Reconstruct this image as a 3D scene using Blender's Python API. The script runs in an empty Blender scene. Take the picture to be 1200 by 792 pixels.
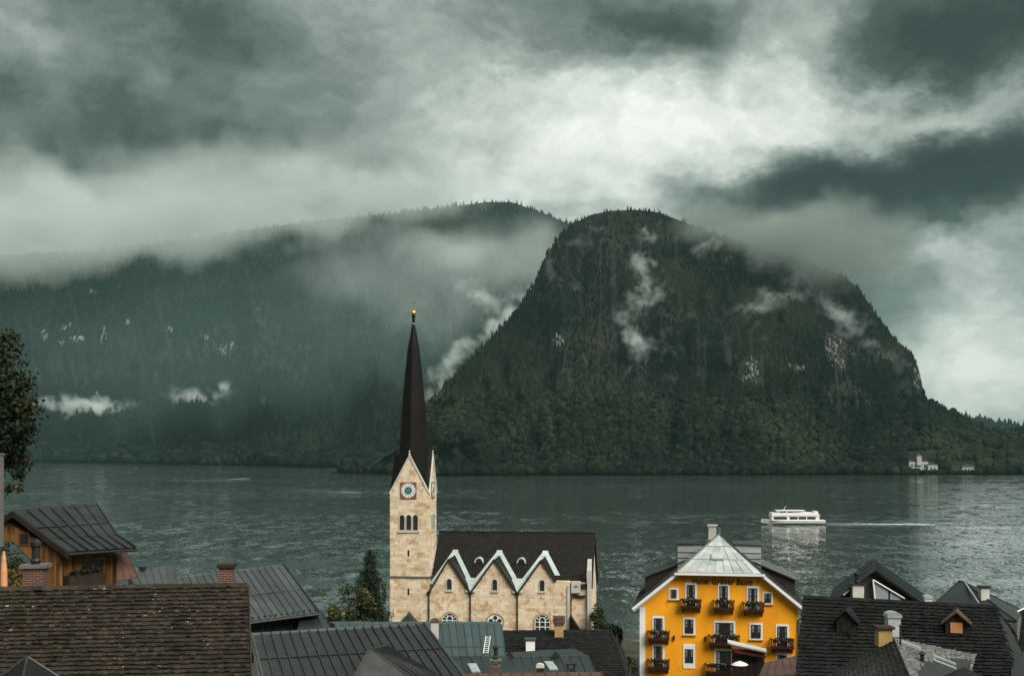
import bpy, math, random
import numpy as np
from mathutils import Vector
from mathutils.bvhtree import BVHTree

random.seed(7); rng = np.random.default_rng(11)
sc = bpy.context.scene
col = sc.collection
R = math.radians

# ------------------------------------------------------------------ camera, sky, sun, exposure
FPX, HORIZ, CAMZ = 1400.0, 522.0, 25.0          # focal length and horizon row in the 1200 px frame, eye height above the lake
cam = bpy.data.cameras.new('camera'); camo = bpy.data.objects.new('camera', cam); col.objects.link(camo)
camo.location = (0, 0, CAMZ); camo.rotation_euler = (R(90), 0, 0)
cam.sensor_width = 36.0; cam.lens = 36.0 * FPX / 1200.0
cam.shift_y = (HORIZ - 396.0) / 1200.0
cam.clip_start = 0.5; cam.clip_end = 20000
sc.camera = camo

EXPO = 1.85
GAIN = 2.0 ** EXPO
vs = sc.view_settings
vs.view_transform = 'Standard'; vs.look = 'None'; vs.gamma = 1.0; vs.exposure = EXPO; vs.use_curve_mapping = False
cy = sc.cycles
cy.use_denoising = True
cy.max_bounces = 6; cy.diffuse_bounces = 2; cy.glossy_bounces = 3; cy.transmission_bounces = 3; cy.transparent_max_bounces = 24
cy.volume_bounces = 1; cy.volume_step_rate = 3.2; cy.volume_max_steps = 64
cy.caustics_reflective = False; cy.caustics_refractive = False
cy.sample_clamp_indirect = 4.0

SUN_EL, SUN_AZ = 44.0, 140.0                      # azimuth clockwise from +Y: behind the camera, from the right
sun = bpy.data.lights.new('sun', 'SUN'); suno = bpy.data.objects.new('sun', sun); col.objects.link(suno)
sun.energy = 1.5; sun.angle = R(40); sun.color = (1.0, 0.955, 0.89)
sd = Vector((math.sin(R(SUN_AZ)) * math.cos(R(SUN_EL)), math.cos(R(SUN_AZ)) * math.cos(R(SUN_EL)), math.sin(R(SUN_EL))))
suno.rotation_euler = sd.to_track_quat('Z', 'Y').to_euler()
suno.location = (60, -80, 120)

def lin(c):
    c = c / 255.0
    return c / 12.92 if c <= 0.04045 else ((c + 0.055) / 1.055) ** 2.4

class NT:
    """small helper round a node tree"""
    def __init__(s, tree): s.t = tree; tree.nodes.clear()
    def n(s, typ, **kw):
        nd = s.t.nodes.new(typ)
        for k, v in kw.items():
            if k.startswith('i_'):
                nd.inputs[k[2:].replace('_', ' ')].default_value = v
            else: setattr(nd, k, v)
        return nd
    def l(s, a, b): s.t.links.new(a, b)
    def put(s, sock, v):
        if isinstance(v, bpy.types.NodeSocket): s.l(v, sock)
        else: sock.default_value = v
    def math(s, op, a, b=0.0, clamp=False):
        nd = s.t.nodes.new('ShaderNodeMath'); nd.operation = op; nd.use_clamp = clamp
        s.put(nd.inputs[0], a); s.put(nd.inputs[1], b); return nd.outputs[0]
    def vm(s, op, a, b=(0, 0, 0)):
        nd = s.t.nodes.new('ShaderNodeVectorMath'); nd.operation = op
        s.put(nd.inputs[0], a); s.put(nd.inputs[1], b)
        return nd.outputs['Value'] if op in ('DOT_PRODUCT', 'LENGTH', 'DISTANCE') else nd.outputs[0]
    def noise(s, vec, scale, detail=4.0, rough=0.55, lac=2.0, dist=0.0, out=0):
        nd = s.t.nodes.new('ShaderNodeTexNoise')
        s.l(vec, nd.inputs['Vector']); nd.inputs['Scale'].default_value = scale
        nd.inputs['Detail'].default_value = detail; nd.inputs['Roughness'].default_value = rough
        nd.inputs['Lacunarity'].default_value = lac; nd.inputs['Distortion'].default_value = dist
        return nd.outputs[out]
    def ramp(s, fac, stops, interp='LINEAR'):
        nd = s.t.nodes.new('ShaderNodeValToRGB'); cr = nd.color_ramp; cr.interpolation = interp
        while len(cr.elements) < len(stops): cr.elements.new(0.5)
        for e, (p, c) in zip(cr.elements, stops):
            e.position = p; e.color = (c, c, c, 1) if isinstance(c, (int, float)) else (*c[:3], 1)
        s.put(nd.inputs[0], fac); return nd.outputs[0]
    def mix(s, fac, a, b, blend='MIX'):
        nd = s.t.nodes.new('ShaderNodeMix'); nd.data_type = 'RGBA'; nd.blend_type = blend
        s.put(nd.inputs[0], fac)
        for sock, v in ((nd.inputs[6], a), (nd.inputs[7], b)):
            if isinstance(v, tuple) and len(v) == 3: v = (*v, 1)
            s.put(sock, v)
        return nd.outputs[2]
    def mapr(s, v, a, b, c, d, smooth=False):
        nd = s.t.nodes.new('ShaderNodeMapRange'); nd.clamp = True
        if smooth: nd.interpolation_type = 'SMOOTHSTEP'
        s.put(nd.inputs[0], v)
        for i, x in enumerate((a, b, c, d)): nd.inputs[i + 1].default_value = x
        return nd.outputs[0]

def pdir(px, py):
    v = Vector(((px - 600) / FPX, 1.0, (HORIZ - py) / FPX)); return v.normalized()

# the heavy rain clouds: (column, row, half width, half height, how much lighter or darker) of each bank
BANKS = [(110, 75, 90, 45, .16), (200, 60, 330, 110, -.13), (60, 150, 150, 38, -.20), (240, 40, 70, 60, -.17), (330, 140, 150, 60, -.08), (250, 205, 260, 28, -.16),
         (200, 268, 260, 30, .16), (470, 60, 60, 70, .10), (640, 170, 190, 80, .17), (930, 55, 85, 60, .30), (860, 150, 260, 75, .17),
         (1090, 130, 170, 34, .30), (700, 215, 140, 40, .12), (800, 20, 85, 50, -.42), (680, 20, 80, 40, -.22), (1090, 35, 120, 52, -.50), (1200, 60, 70, 50, -.34),
         (1045, 232, 115, 40, -.62), (1160, 192, 90, 36, -.62), (950, 250, 110, 42, -.34), (890, 235, 60, 28, -.16), (1010, 330, 90, 70, -.24),
         (1155, 305, 60, 55, .22), (1150, 440, 120, 55, .30), (560, 215, 90, 26, .06)]

def make_world():
    w = bpy.data.worlds.new('World'); sc.world = w; w.use_nodes = True
    w.cycles.sampling_method = 'MANUAL'; w.cycles.sample_map_resolution = 512
    k = NT(w.node_tree)
    out = k.n('ShaderNodeOutputWorld'); bg = k.n('ShaderNodeBackground'); bg.inputs['Strength'].default_value = 0.1
    sky = k.n('ShaderNodeTexSky', sky_type='NISHITA', sun_disc=False)
    sky.sun_elevation = R(SUN_EL); sky.sun_rotation = R(SUN_AZ); sky.air_density = 1.0; sky.dust_density = 3.0
    tc = k.n('ShaderNodeTexCoord'); d = k.vm('NORMALIZE', tc.outputs['Generated'])
    # stretch: cloud banks lie flat
    mp = k.vm('MULTIPLY', d, (1.0, 1.0, 1.6))
    wob = k.noise(mp, 8.0, 9, .64, out=1)
    wobv = k.vm('MULTIPLY', k.vm('SUBTRACT', wob, (.5, .5, .5)), (.15, .15, .12))
    dd = k.vm('ADD', d, wobv)
    big = k.noise(mp, 3.4, 7, .55, dist=.15)
    fine = k.noise(k.vm('ADD', mp, wobv), 9.0, 10, .60, dist=.15)
    L = k.math('ADD', k.math('MULTIPLY', k.math('SUBTRACT', big, .5), .65), k.math('MULTIPLY', k.math('SUBTRACT', fine, .5), .98))
    L = k.math('ADD', L, .47)
    for (px, py, rx, ry, a) in BANKS:
        c = pdir(px, py); s = (FPX / rx, FPX / (rx * 1.5), FPX / ry)
        v = k.vm('MULTIPLY', k.vm('SUBTRACT', dd, tuple(c)), s)
        g = k.math('EXPONENT', k.math('MULTIPLY', k.vm('DOT_PRODUCT', v, v), -.75))
        L = k.math('ADD', L, k.math('MULTIPLY', g, a * 1.15))
    L = k.math('ADD', k.math('MULTIPLY', L, .62), .28)
    f = 1.0 / (GAIN * 0.1)
    def C(r, g, b): return (lin(r), lin(g), lin(b))
    cl = k.ramp(L, [(0.0, C(24, 29, 27)), (.18, C(42, 49, 46)), (.334, C(66, 75, 71)), (.489, C(107, 118, 111)), (.644, C(155, 165, 157)), (.765, C(203, 210, 202)), (.87, C(236, 238, 232))])
    # an overcast sky is brightest overhead
    z = k.n('ShaderNodeSeparateXYZ'); k.l(d, z.inputs[0])
    zc = k.math('MAXIMUM', z.outputs[2], 0.0)
    zen = k.math('MULTIPLY', k.math('ADD', k.math('MULTIPLY', zc, k.math('ADD', k.math('MULTIPLY', zc, 1.7), .5)), .88), f)
    cl = k.vm('SCALE', cl, (0, 0, 0)); k.l(zen, cl.node.inputs['Scale'])
    mixed = k.mix(.992, sky.outputs[0], cl)
    k.l(mixed, bg.inputs['Color']); k.l(bg.outputs[0], out.inputs['Surface'])
make_world()

# ------------------------------------------------------------------ helpers
def P(px, py, Y):
    """world point seen at frame position (px, py) standing at distance Y"""
    return Vector(((px - 600) / FPX * Y, Y, CAMZ - (py - HORIZ) / FPX * Y))
def G(px, py, Z):
    """world point at height Z seen at (px, py) (below the horizon)"""
    return P(px, py, (CAMZ - Z) * FPX / (py - HORIZ))

OFF = {}
def link(o, parent=None):
    col.objects.link(o)
    if parent is not None:
        o.parent = parent; OFF[o.name] = OFF[parent.name]
    return o
def tag(o, label=None, cat=None, group=None, kind=None):
    if label: o['label'] = label
    if cat: o['category'] = cat
    if group: o['group'] = group
    if kind: o['kind'] = kind
    return o
def empty(name, loc, label, cat, group=None):
    o = bpy.data.objects.new(name, None); o.location = loc; o.empty_display_size = .3
    col.objects.link(o); OFF[o.name] = Vector(loc); tag(o, label, cat, group); return o

class MB:
    """mesh builder in world coordinates"""
    def __init__(s): s.v = []; s.f = []; s.m = []
    def add(s, vs, fs):
        b = len(s.v); s.v += [tuple(x) for x in vs]; s.f += [tuple(b + i for i in f) for f in fs]; return s
    def box(s, c, size, u=(1, 0, 0), w=None, up=(0, 0, 1)):
        c = Vector(c); u = Vector(u).normalized(); up = Vector(up).normalized()
        w = Vector(w).normalized() if w is not None else up.cross(u).normalized()
        a, b, d = size[0] / 2, size[1] / 2, size[2] / 2
        vs = [c + u * (sx * a) + w * (sy * b) + up * (sz * d) for sz in (-1, 1) for sx, sy in ((-1, -1), (1, -1), (1, 1), (-1, 1))]
        return s.add(vs, [(3, 2, 1, 0), (4, 5, 6, 7), (0, 1, 5, 4), (1, 2, 6, 5), (2, 3, 7, 6), (3, 0, 4, 7)])
    def prism(s, poly, d):
        """polygon (list of points) pushed along vector d"""
        d = Vector(d); n = len(poly); a = [Vector(p) for p in poly]; b = [p + d for p in a]
        fs = [tuple(range(n))[::-1], tuple(range(n, 2 * n))] + [(i, (i + 1) % n, n + (i + 1) % n, n + i) for i in range(n)]
        return s.add(a + b, fs)
    def tube(s, p, q, r0, r1=None, n=8, caps=True):
        p, q = Vector(p), Vector(q); r1 = r0 if r1 is None else r1
        ax = (q - p).normalized(); t = Vector((0, 0, 1)) if abs(ax.z) < .9 else Vector((1, 0, 0))
        a = ax.cross(t).normalized(); b = ax.cross(a)
        vs = []
        for (c, r) in ((p, r0), (q, r1)):
            vs += [c + (a * math.cos(2 * math.pi * i / n) + b * math.sin(2 * math.pi * i / n)) * r for i in range(n)]
        fs = [(i, (i + 1) % n, n + (i + 1) % n, n + i) for i in range(n)]
        if caps: fs += [tuple(range(n))[::-1], tuple(range(n, 2 * n))]
        return s.add(vs, fs)
    def path(s, pts, r, n=6):
        for a, b in zip(pts[:-1], pts[1:]): s.tube(a, b, r, r, n)
        return s
    def lathe(s, c, prof, n=12):
        """profile of (radius, height) about the vertical through c"""
        c = Vector(c); vs = []
        for (r, h) in prof:
            vs += [c + Vector((math.cos(2 * math.pi * i / n) * r, math.sin(2 * math.pi * i / n) * r, h)) for i in range(n)]
        fs = []
        for k in range(len(prof) - 1):
            fs += [(k * n + i, k * n + (i + 1) % n, (k + 1) * n + (i + 1) % n, (k + 1) * n + i) for i in range(n)]
        fs += [tuple(range(n))[::-1], tuple(range((len(prof) - 1) * n, len(prof) * n))]
        return s.add(vs, fs)
    def build(s, name, mat, parent=None, kind=None, smooth=False):
        me = bpy.data.meshes.new(name)
        off = OFF[parent.name] if parent is not None else Vector((0, 0, 0))
        if parent is None and s.v:
            a = np.array(s.v); off = Vector(((a[:, 0].min() + a[:, 0].max()) / 2, (a[:, 1].min() + a[:, 1].max()) / 2, a[:, 2].min()))
        me.from_pydata([(x - off[0], y - off[1], z - off[2]) for x, y, z in s.v], [], s.f)
        me.update()
        if smooth: me.polygons.foreach_set('use_smooth', [True] * len(me.polygons))
        me.materials.append(mat)
        o = bpy.data.objects.new(name, me)
        if parent is None: o.location = off; col.objects.link(o); OFF[o.name] = off
        else: link(o, parent)
        if kind: o['kind'] = kind
        return o

def np_mesh(name, V, F, mat, kind=None, attr=None, smooth=False):
    """big mesh from arrays; F is (n,3) or (n,4)"""
    me = bpy.data.meshes.new(name); k = F.shape[1]
    me.vertices.add(len(V)); me.vertices.foreach_set('co', V.astype(np.float32).ravel())
    me.loops.add(F.size); me.loops.foreach_set('vertex_index', F.astype(np.int32).ravel())
    me.polygons.add(len(F)); me.polygons.foreach_set('loop_start', np.arange(0, F.size, k, dtype=np.int32))
    me.update(calc_edges=True)
    if smooth: me.polygons.foreach_set('use_smooth', np.ones(len(F), bool))
    if attr is not None:
        for nm, a in attr.items():
            at = me.attributes.new(nm, 'FLOAT', 'POINT'); at.data.foreach_set('value', a.astype(np.float32))
    me.materials.append(mat); me.validate()
    o = bpy.data.objects.new(name, me); col.objects.link(o); OFF[o.name] = Vector((0, 0, 0))
    if kind: o['kind'] = kind
    return o

# value noise for terrain
_T = rng.random((64, 64))
def vnoise(x, y):
    xi = np.floor(x).astype(int); yi = np.floor(y).astype(int); fx = x - xi; fy = y - yi
    fx = fx * fx * (3 - 2 * fx); fy = fy * fy * (3 - 2 * fy)
    g = lambda a, b: _T[a % 64, b % 64]
    return (g(xi, yi) * (1 - fx) + g(xi + 1, yi) * fx) * (1 - fy) + (g(xi, yi + 1) * (1 - fx) + g(xi + 1, yi + 1) * fx) * fy
def fbm(x, y, o=4):
    s = 0; a = .5
    for i in range(o):
        s = s + a * vnoise(x * 2 ** i + 17.3 * i, y * 2 ** i + 5.1 * i); a *= .5
    return s

# ------------------------------------------------------------------ materials
def base_mat(name):
    m = bpy.data.materials.new(name); m.use_nodes = True; k = NT(m.node_tree)
    out = k.n('ShaderNodeOutputMaterial'); b = k.n('ShaderNodeBsdfPrincipled'); k.l(b.outputs[0], out.inputs['Surface'])
    b.inputs['Specular IOR Level'].default_value = .35
    return m, k, b, out
def obj_coord(k): return k.n('ShaderNodeTexCoord').outputs['Object']
def bump(k, b, h, strength=.4, dist=.02):
    nd = k.n('ShaderNodeBump'); nd.inputs['Strength'].default_value = strength; nd.inputs['Distance'].default_value = dist
    k.l(h, nd.inputs['Height']); k.l(nd.outputs[0], b.inputs['Normal'])

def mat_mottled(name, c0, c1, scale=2.0, rough=.75, metallic=0.0, fine=20.0, bump_s=.3, bump_d=.01, rnd=0.0, stretch=(1, 1, 1), c2=None, c2_at=.68, spec=.35, wear=None):
    """two-tone mottled surface, optional third colour in patches, optional random tint for each loose piece"""
    m, k, b, out = base_mat(name); co = k.vm('MULTIPLY', obj_coord(k), stretch)
    n = k.noise(co, scale, 5, .6)
    c = k.mix(k.mapr(n, .35, .65, 0, 1), c0, c1)
    if c2 is not None:
        n2 = k.noise(co, scale * 2.7, 6, .65, dist=.4); c = k.mix(k.mapr(n2, c2_at, c2_at + .06, 0, 1), c, c2)
    if rnd > 0:
        g = k.n('ShaderNodeNewGeometry'); oi = k.n('ShaderNodeObjectInfo')
        r = k.math('FRACT', k.math('ADD', g.outputs['Random Per Island'], oi.outputs['Random']))
        f = k.mapr(r, 0, 1, 1 - rnd, 1 + rnd); c = k.mix(1.0, c, f, 'MULTIPLY')
    k.l(c, b.inputs['Base Color'])
    fn = k.noise(co, fine, 4, .6)
    k.l(k.mapr(fn, .3, .7, max(.02, rough - .12), min(1, rough + .1)), b.inputs['Roughness'])
    b.inputs['Metallic'].default_value = metallic; b.inputs['Specular IOR Level'].default_value = spec
    if bump_s > 0: bump(k, b, fn, bump_s, bump_d)
    return m

# ------------------------------------------------------------------ the lake
def mat_water():
    m, k, b, out = base_mat('lake_water')
    co = obj_coord(k)
    b.inputs['Base Color'].default_value = (.046, .060, .056, 1)
    b.inputs['IOR'].default_value = 1.65; b.inputs['Specular IOR Level'].default_value = .5
    # wind streaks: patches of rough and calm water
    st = k.noise(k.vm('MULTIPLY', co, (.0022, .011, 1)), 1.0, 4, .6, dist=.8)
    st2 = k.noise(k.vm('MULTIPLY', co, (.012, .035, 1)), 1.0, 3, .55, dist=.5)
    amp = k.mapr(k.math('ADD', k.math('MULTIPLY', st, .7), k.math('MULTIPLY', st2, .3)), .36, .64, .07, .46, True)
    w1 = k.noise(k.vm('MULTIPLY', co, (1.7, .8, 1)), 1.0, 2, .6, dist=.4, out=1)
    w2 = k.noise(k.vm('MULTIPLY', co, (.26, .11, 1)), 1.0, 3, .6, dist=.4, out=1)
    w = k.vm('ADD', k.vm('MULTIPLY', k.vm('SUBTRACT', w1, (.5, .5, .5)), (.55, 1.2, 0)), k.vm('MULTIPLY', k.vm('SUBTRACT', w2, (.5, .5, .5)), (.35, 1.0, 0)))
    sc_ = k.vm('SCALE', w); k.l(amp, sc_.node.inputs['Scale'])
    nn = k.vm('NORMALIZE', k.vm('ADD', sc_, (0, 0, 1)))
    k.l(nn, b.inputs['Normal'])
    k.l(k.mapr(amp, .2, .85, .05, .13), b.inputs['Roughness'])
    return m
WATER = mat_water()
def make_lake():
    ys = [60, 100, 140, 180, 240, 330, 460, 700, 1000, 1500, 2200, 3200, 4600, 6500]; xs = np.linspace(-1, 1, 15)
    V = []; F = []
    for y in ys:
        for x in xs: V.append((x * 5200, y, 0.0))
    n = len(xs)
    for j in range(len(ys) - 1):
        for i in range(n - 1): F.append((j * n + i, j * n + i + 1, (j + 1) * n + i + 1, (j + 1) * n + i))
    o = np_mesh('lake', np.array(V), np.array(F), WATER, 'structure')
make_lake()

# ------------------------------------------------------------------ mountains
def mat_mountain():
    m, k, b, out = base_mat('mountain_ground'); co = obj_coord(k)
    g = k.n('ShaderNodeNewGeometry')
    n1 = k.noise(co, .012, 6, .62); n2 = k.noise(k.vm('MULTIPLY', co, (1, 1, .35)), .06, 5, .65, dist=.5)
    c = k.mix(k.mapr(n1, .4, .6, 0, 1), (.006, .009, .0055), (.014, .014, .010))
    c = k.mix(k.mapr(n2, .55, .66, 0, 1), c, (.034, .031, .027))
    k.l(c, b.inputs['Base Color']); b.inputs['Roughness'].default_value = .95; b.inputs['Specular IOR Level'].default_value = .1
    bump(k, b, n2, 1.0, 6.0)
    return m
MTN = mat_mountain()

def interp(pts, x): return np.interp(x, [p[0] for p in pts], [p[1] for p in pts])

def mountain(name, x0, x1, shore, ridge, Ds, Dr, nx, nt, seed, rough, g_pow=1.0, benches=.0):
    """a flank from the shore up to its ridge and down behind; shore and ridge lines by viewing bearing"""
    xs = np.linspace(x0, x1, nx); ts = np.linspace(0, 1, nt)
    X, T = np.meshgrid(xs, ts)
    ysh = interp(shore, X); yr = interp(ridge, X)
    D0 = interp(Ds, X); D1 = interp(Dr, X)
    Y = ysh + (yr - ysh) * T
    env = np.sin(np.pi * np.clip(T, 0, 1)) ** .6
    gul = fbm(X / 42 + seed, T * 1.6 + seed, 4) - .47
    gul2 = fbm(X / 13 + seed * 3, T * 5 + 9, 3) - .44
    D = D0 + (D1 - D0) * (T ** g_pow) + rough * env * (gul * 2.2 + gul2 * .8)
    if benches: D += benches * env * (fbm(X / 160 + 3, T * 9 + seed, 2) - .37)
    Wx = (X - 600) / FPX * D; Wz = CAMZ - (Y - HORIZ) / FPX * D
    Wz[0, :] = -3.0
    V = np.stack([Wx, D, Wz], -1)
    back = []
    top = V[-1]
    for s, (dy, fz) in enumerate(((160, .97), (500, .75), (1000, .3), (1300, -.02))):
        bk = top.copy(); bk[:, 1] += dy; bk[:, 0] *= (bk[:, 1] / top[:, 1]); bk[:, 2] = top[:, 2] * fz; back.append(bk)
    V = np.concatenate([V, np.array(back)], 0)
    nr = V.shape[0]
    idx = np.arange(nr * nx).reshape(nr, nx)
    F = np.stack([idx[:-1, :-1], idx[:-1, 1:], idx[1:, 1:], idx[1:, :-1]], -1).reshape(-1, 4)
    o = np_mesh(name, V.reshape(-1, 3), F, MTN, 'structure', smooth=True)
    return o, V[:nt], BVHTree.FromPolygons([tuple(v) for v in V.reshape(-1, 3)], F.tolist())

R_SH = [(380, 556), (500, 559), (700, 558), (900, 558), (1210, 557), (1400, 557)]
R_RD = [(380, 553), (430, 549), (478, 512), (505, 473), (520, 452), (545, 428), (575, 396), (600, 372), (625, 335), (637, 305), (652, 281), (672, 262), (692, 252), (715, 247), (745, 246), (772, 249),
        (795, 258), (830, 272), (870, 284), (915, 298), (955, 312), (985, 321), (1003, 335), (1020, 358), (1035, 382), (1052, 400), (1068, 414), (1077, 432), (1081, 452), (1084, 467), (1100, 476), (1120, 486),
        (1140, 497), (1165, 506), (1185, 505), (1215, 503), (1400, 500)]
R_DS = [(380, 1120), (500, 985), (700, 1000), (1000, 1010), (1200, 1030), (1400, 1060)]
R_DR = [(380, 1140), (478, 1150), (520, 1210), (600, 1360), (650, 1500), (740, 1620), (900, 1640), (1000, 1600), (1084, 1480), (1140, 1400), (1210, 1420), (1400, 1500)]
m_right, VR, BR_ = mountain('mountain', 380, 1330, R_SH, R_RD, R_DS, R_DR, 330, 110, 3.1, 95, 1.0, 90)
L_SH = [(-200, 540), (0, 541), (200, 543), (380, 549), (420, 552), (900, 556)]
L_RD = [(-200, 300), (0, 302), (110, 294), (150, 288), (215, 281), (300, 268), (400, 256), (480, 248), (530, 242), (570, 237), (600, 237), (640, 251), (668, 263), (720, 292), (800, 330), (900, 380)]
L_DS = [(-200, 1850), (0, 1850), (380, 1350), (420, 1250), (900, 1800)]
L_DR = [(-200, 3000), (300, 3100), (600, 3000), (900, 3000)]
m_left, VL, BL_ = mountain('mountain', -220, 860, L_SH, L_RD, L_DS, L_DR, 300, 110, 8.7, 260, 1.1, 150)
F_SH = [(1040, 553), (1400, 553)]; F_RD = [(1040, 500), (1100, 490), (1135, 488), (1160, 494), (1200, 499), (1260, 490), (1400, 480)]
m_far, VF, BF_ = mountain('mountain', 1040, 1400, F_SH, F_RD, [(1040, 2400), (1400, 2400)], [(1040, 3400), (1400, 3400)], 60, 30, 5.5, 100)

# ------------------------------------------------------------------ forest (reads as one mass: stuff)
def mat_forest(name, tint=(1, 1, 1)):
    m, k, b, out = base_mat(name)
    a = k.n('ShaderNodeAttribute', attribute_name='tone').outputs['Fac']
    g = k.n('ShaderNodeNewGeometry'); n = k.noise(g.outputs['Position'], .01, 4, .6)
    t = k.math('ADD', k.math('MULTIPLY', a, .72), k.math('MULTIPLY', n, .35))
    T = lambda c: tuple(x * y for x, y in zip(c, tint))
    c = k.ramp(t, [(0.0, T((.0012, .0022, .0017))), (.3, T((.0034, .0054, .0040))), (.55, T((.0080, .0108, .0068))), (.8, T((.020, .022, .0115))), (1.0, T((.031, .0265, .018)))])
    k.l(c, b.inputs['Base Color']); b.inputs['Roughness'].default_value = 1.0; b.inputs['Specular IOR Level'].default_value = .05
    return m
FOREST = mat_forest('forest_leaves'); FOREST_L = mat_forest('forest_leaves_far', (.72, 1.0, 1.05))  # far copy carries distance haze as a blue-green tint in its colour

def conifer_unit(n=6):
    V = []; F = []
    for (z0, z1, r) in ((.08, .55, 1.0), (.33, .80, .72), (.6, 1.0, .45)):
        b = len(V)
        for i in range(n):
            a = 2 * math.pi * i / n; rr = r * (1.15 if i % 2 else .72)
            V.append((math.cos(a) * rr, math.sin(a) * rr, z0 + (.05 if i % 2 == 0 else 0)))
        V.append((0, 0, z1))
        F += [(b + i, b + (i + 1) % n, b + n) for i in range(n)]
    return np.array(V), np.array(F)
def blob_unit():
    import bmesh
    bm = bmesh.new(); bmesh.ops.create_icosphere(bm, subdivisions=2, radius=1.0)
    r = np.random.default_rng(3); V = np.array([v.co[:] for v in bm.verts]); V *= (1 + .75 * (r.random((len(V), 1)) - .5))
    V[:, 2] = V[:, 2] * .5 + .5; F = np.array([[v.index for v in f.verts] for f in bm.faces]); bm.free(); return V, F

def scatter(name, pts, heights, widths, tones, unit, mat, label, cat='trees'):
    U, UF = unit; n = len(pts); nu = len(U)
    ang = rng.random(n) * 6.283; ca, sa = np.cos(ang), np.sin(ang)
    V = np.empty((n, nu, 3))
    V[:, :, 0] = (U[None, :, 0] * ca[:, None] - U[None, :, 1] * sa[:, None]) * widths[:, None] + pts[:, 0:1]
    V[:, :, 1] = (U[None, :, 0] * sa[:, None] + U[None, :, 1] * ca[:, None]) * widths[:, None] + pts[:, 1:2]
    V[:, :, 2] = U[None, :, 2] * heights[:, None] + pts[:, 2:3] - .06 * heights[:, None]
    F = (UF[None] + (np.arange(n) * nu)[:, None, None]).reshape(-1, 3)
    t = np.repeat(tones, nu) + (U[None, :, 2].repeat(n, 0).ravel() - .5) * .0
    o = np_mesh(name, V.reshape(-1, 3), F, mat, 'stuff', {'tone': np.clip(t, 0, 1)})
    tag(o, label, cat); return o

def sample_flank(VV, x0, x1, t0, t1, n, X0, X1):
    """random spots on a flank given by its grid"""
    nt, nx = VV.shape[:2]
    gx = rng.uniform((x0 - X0) / (X1 - X0) * (nx - 1), (x1 - X0) / (X1 - X0) * (nx - 1), n); gt = rng.uniform(t0 * (nt - 1), t1 * (nt - 1), n)
    i = np.clip(gx.astype(int), 0, nx - 2); j = np.clip(gt.astype(int), 0, nt - 2); fx = (gx - i)[:, None]; ft = (gt - j)[:, None]
    p = (VV[j, i] * (1 - fx) + VV[j, i + 1] * fx) * (1 - ft) + (VV[j + 1, i] * (1 - fx) + VV[j + 1, i + 1] * fx) * ft
    return p, gx / (nx - 1) * (X1 - X0) + X0, gt / (nt - 1)

CLIFFS = [(880, 437, 15, 17), (978, 408, 13, 17), (934, 433, 8, 5), (1076, 446, 6, 18), (655, 400, 8, 5), (985, 425, 8, 9)]
LCLIFFS = [(52, 392, 6, 12), (78, 385, 14, 7), (92, 398, 10, 6), (150, 378, 6, 9), (122, 392, 4, 9), (72, 402, 5, 5), (108, 345, 8, 4), (262, 413, 8, 8), (240, 395, 4, 4), (115, 462, 4, 4), (200, 387, 5, 6), (272, 405, 3, 6)]

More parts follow.
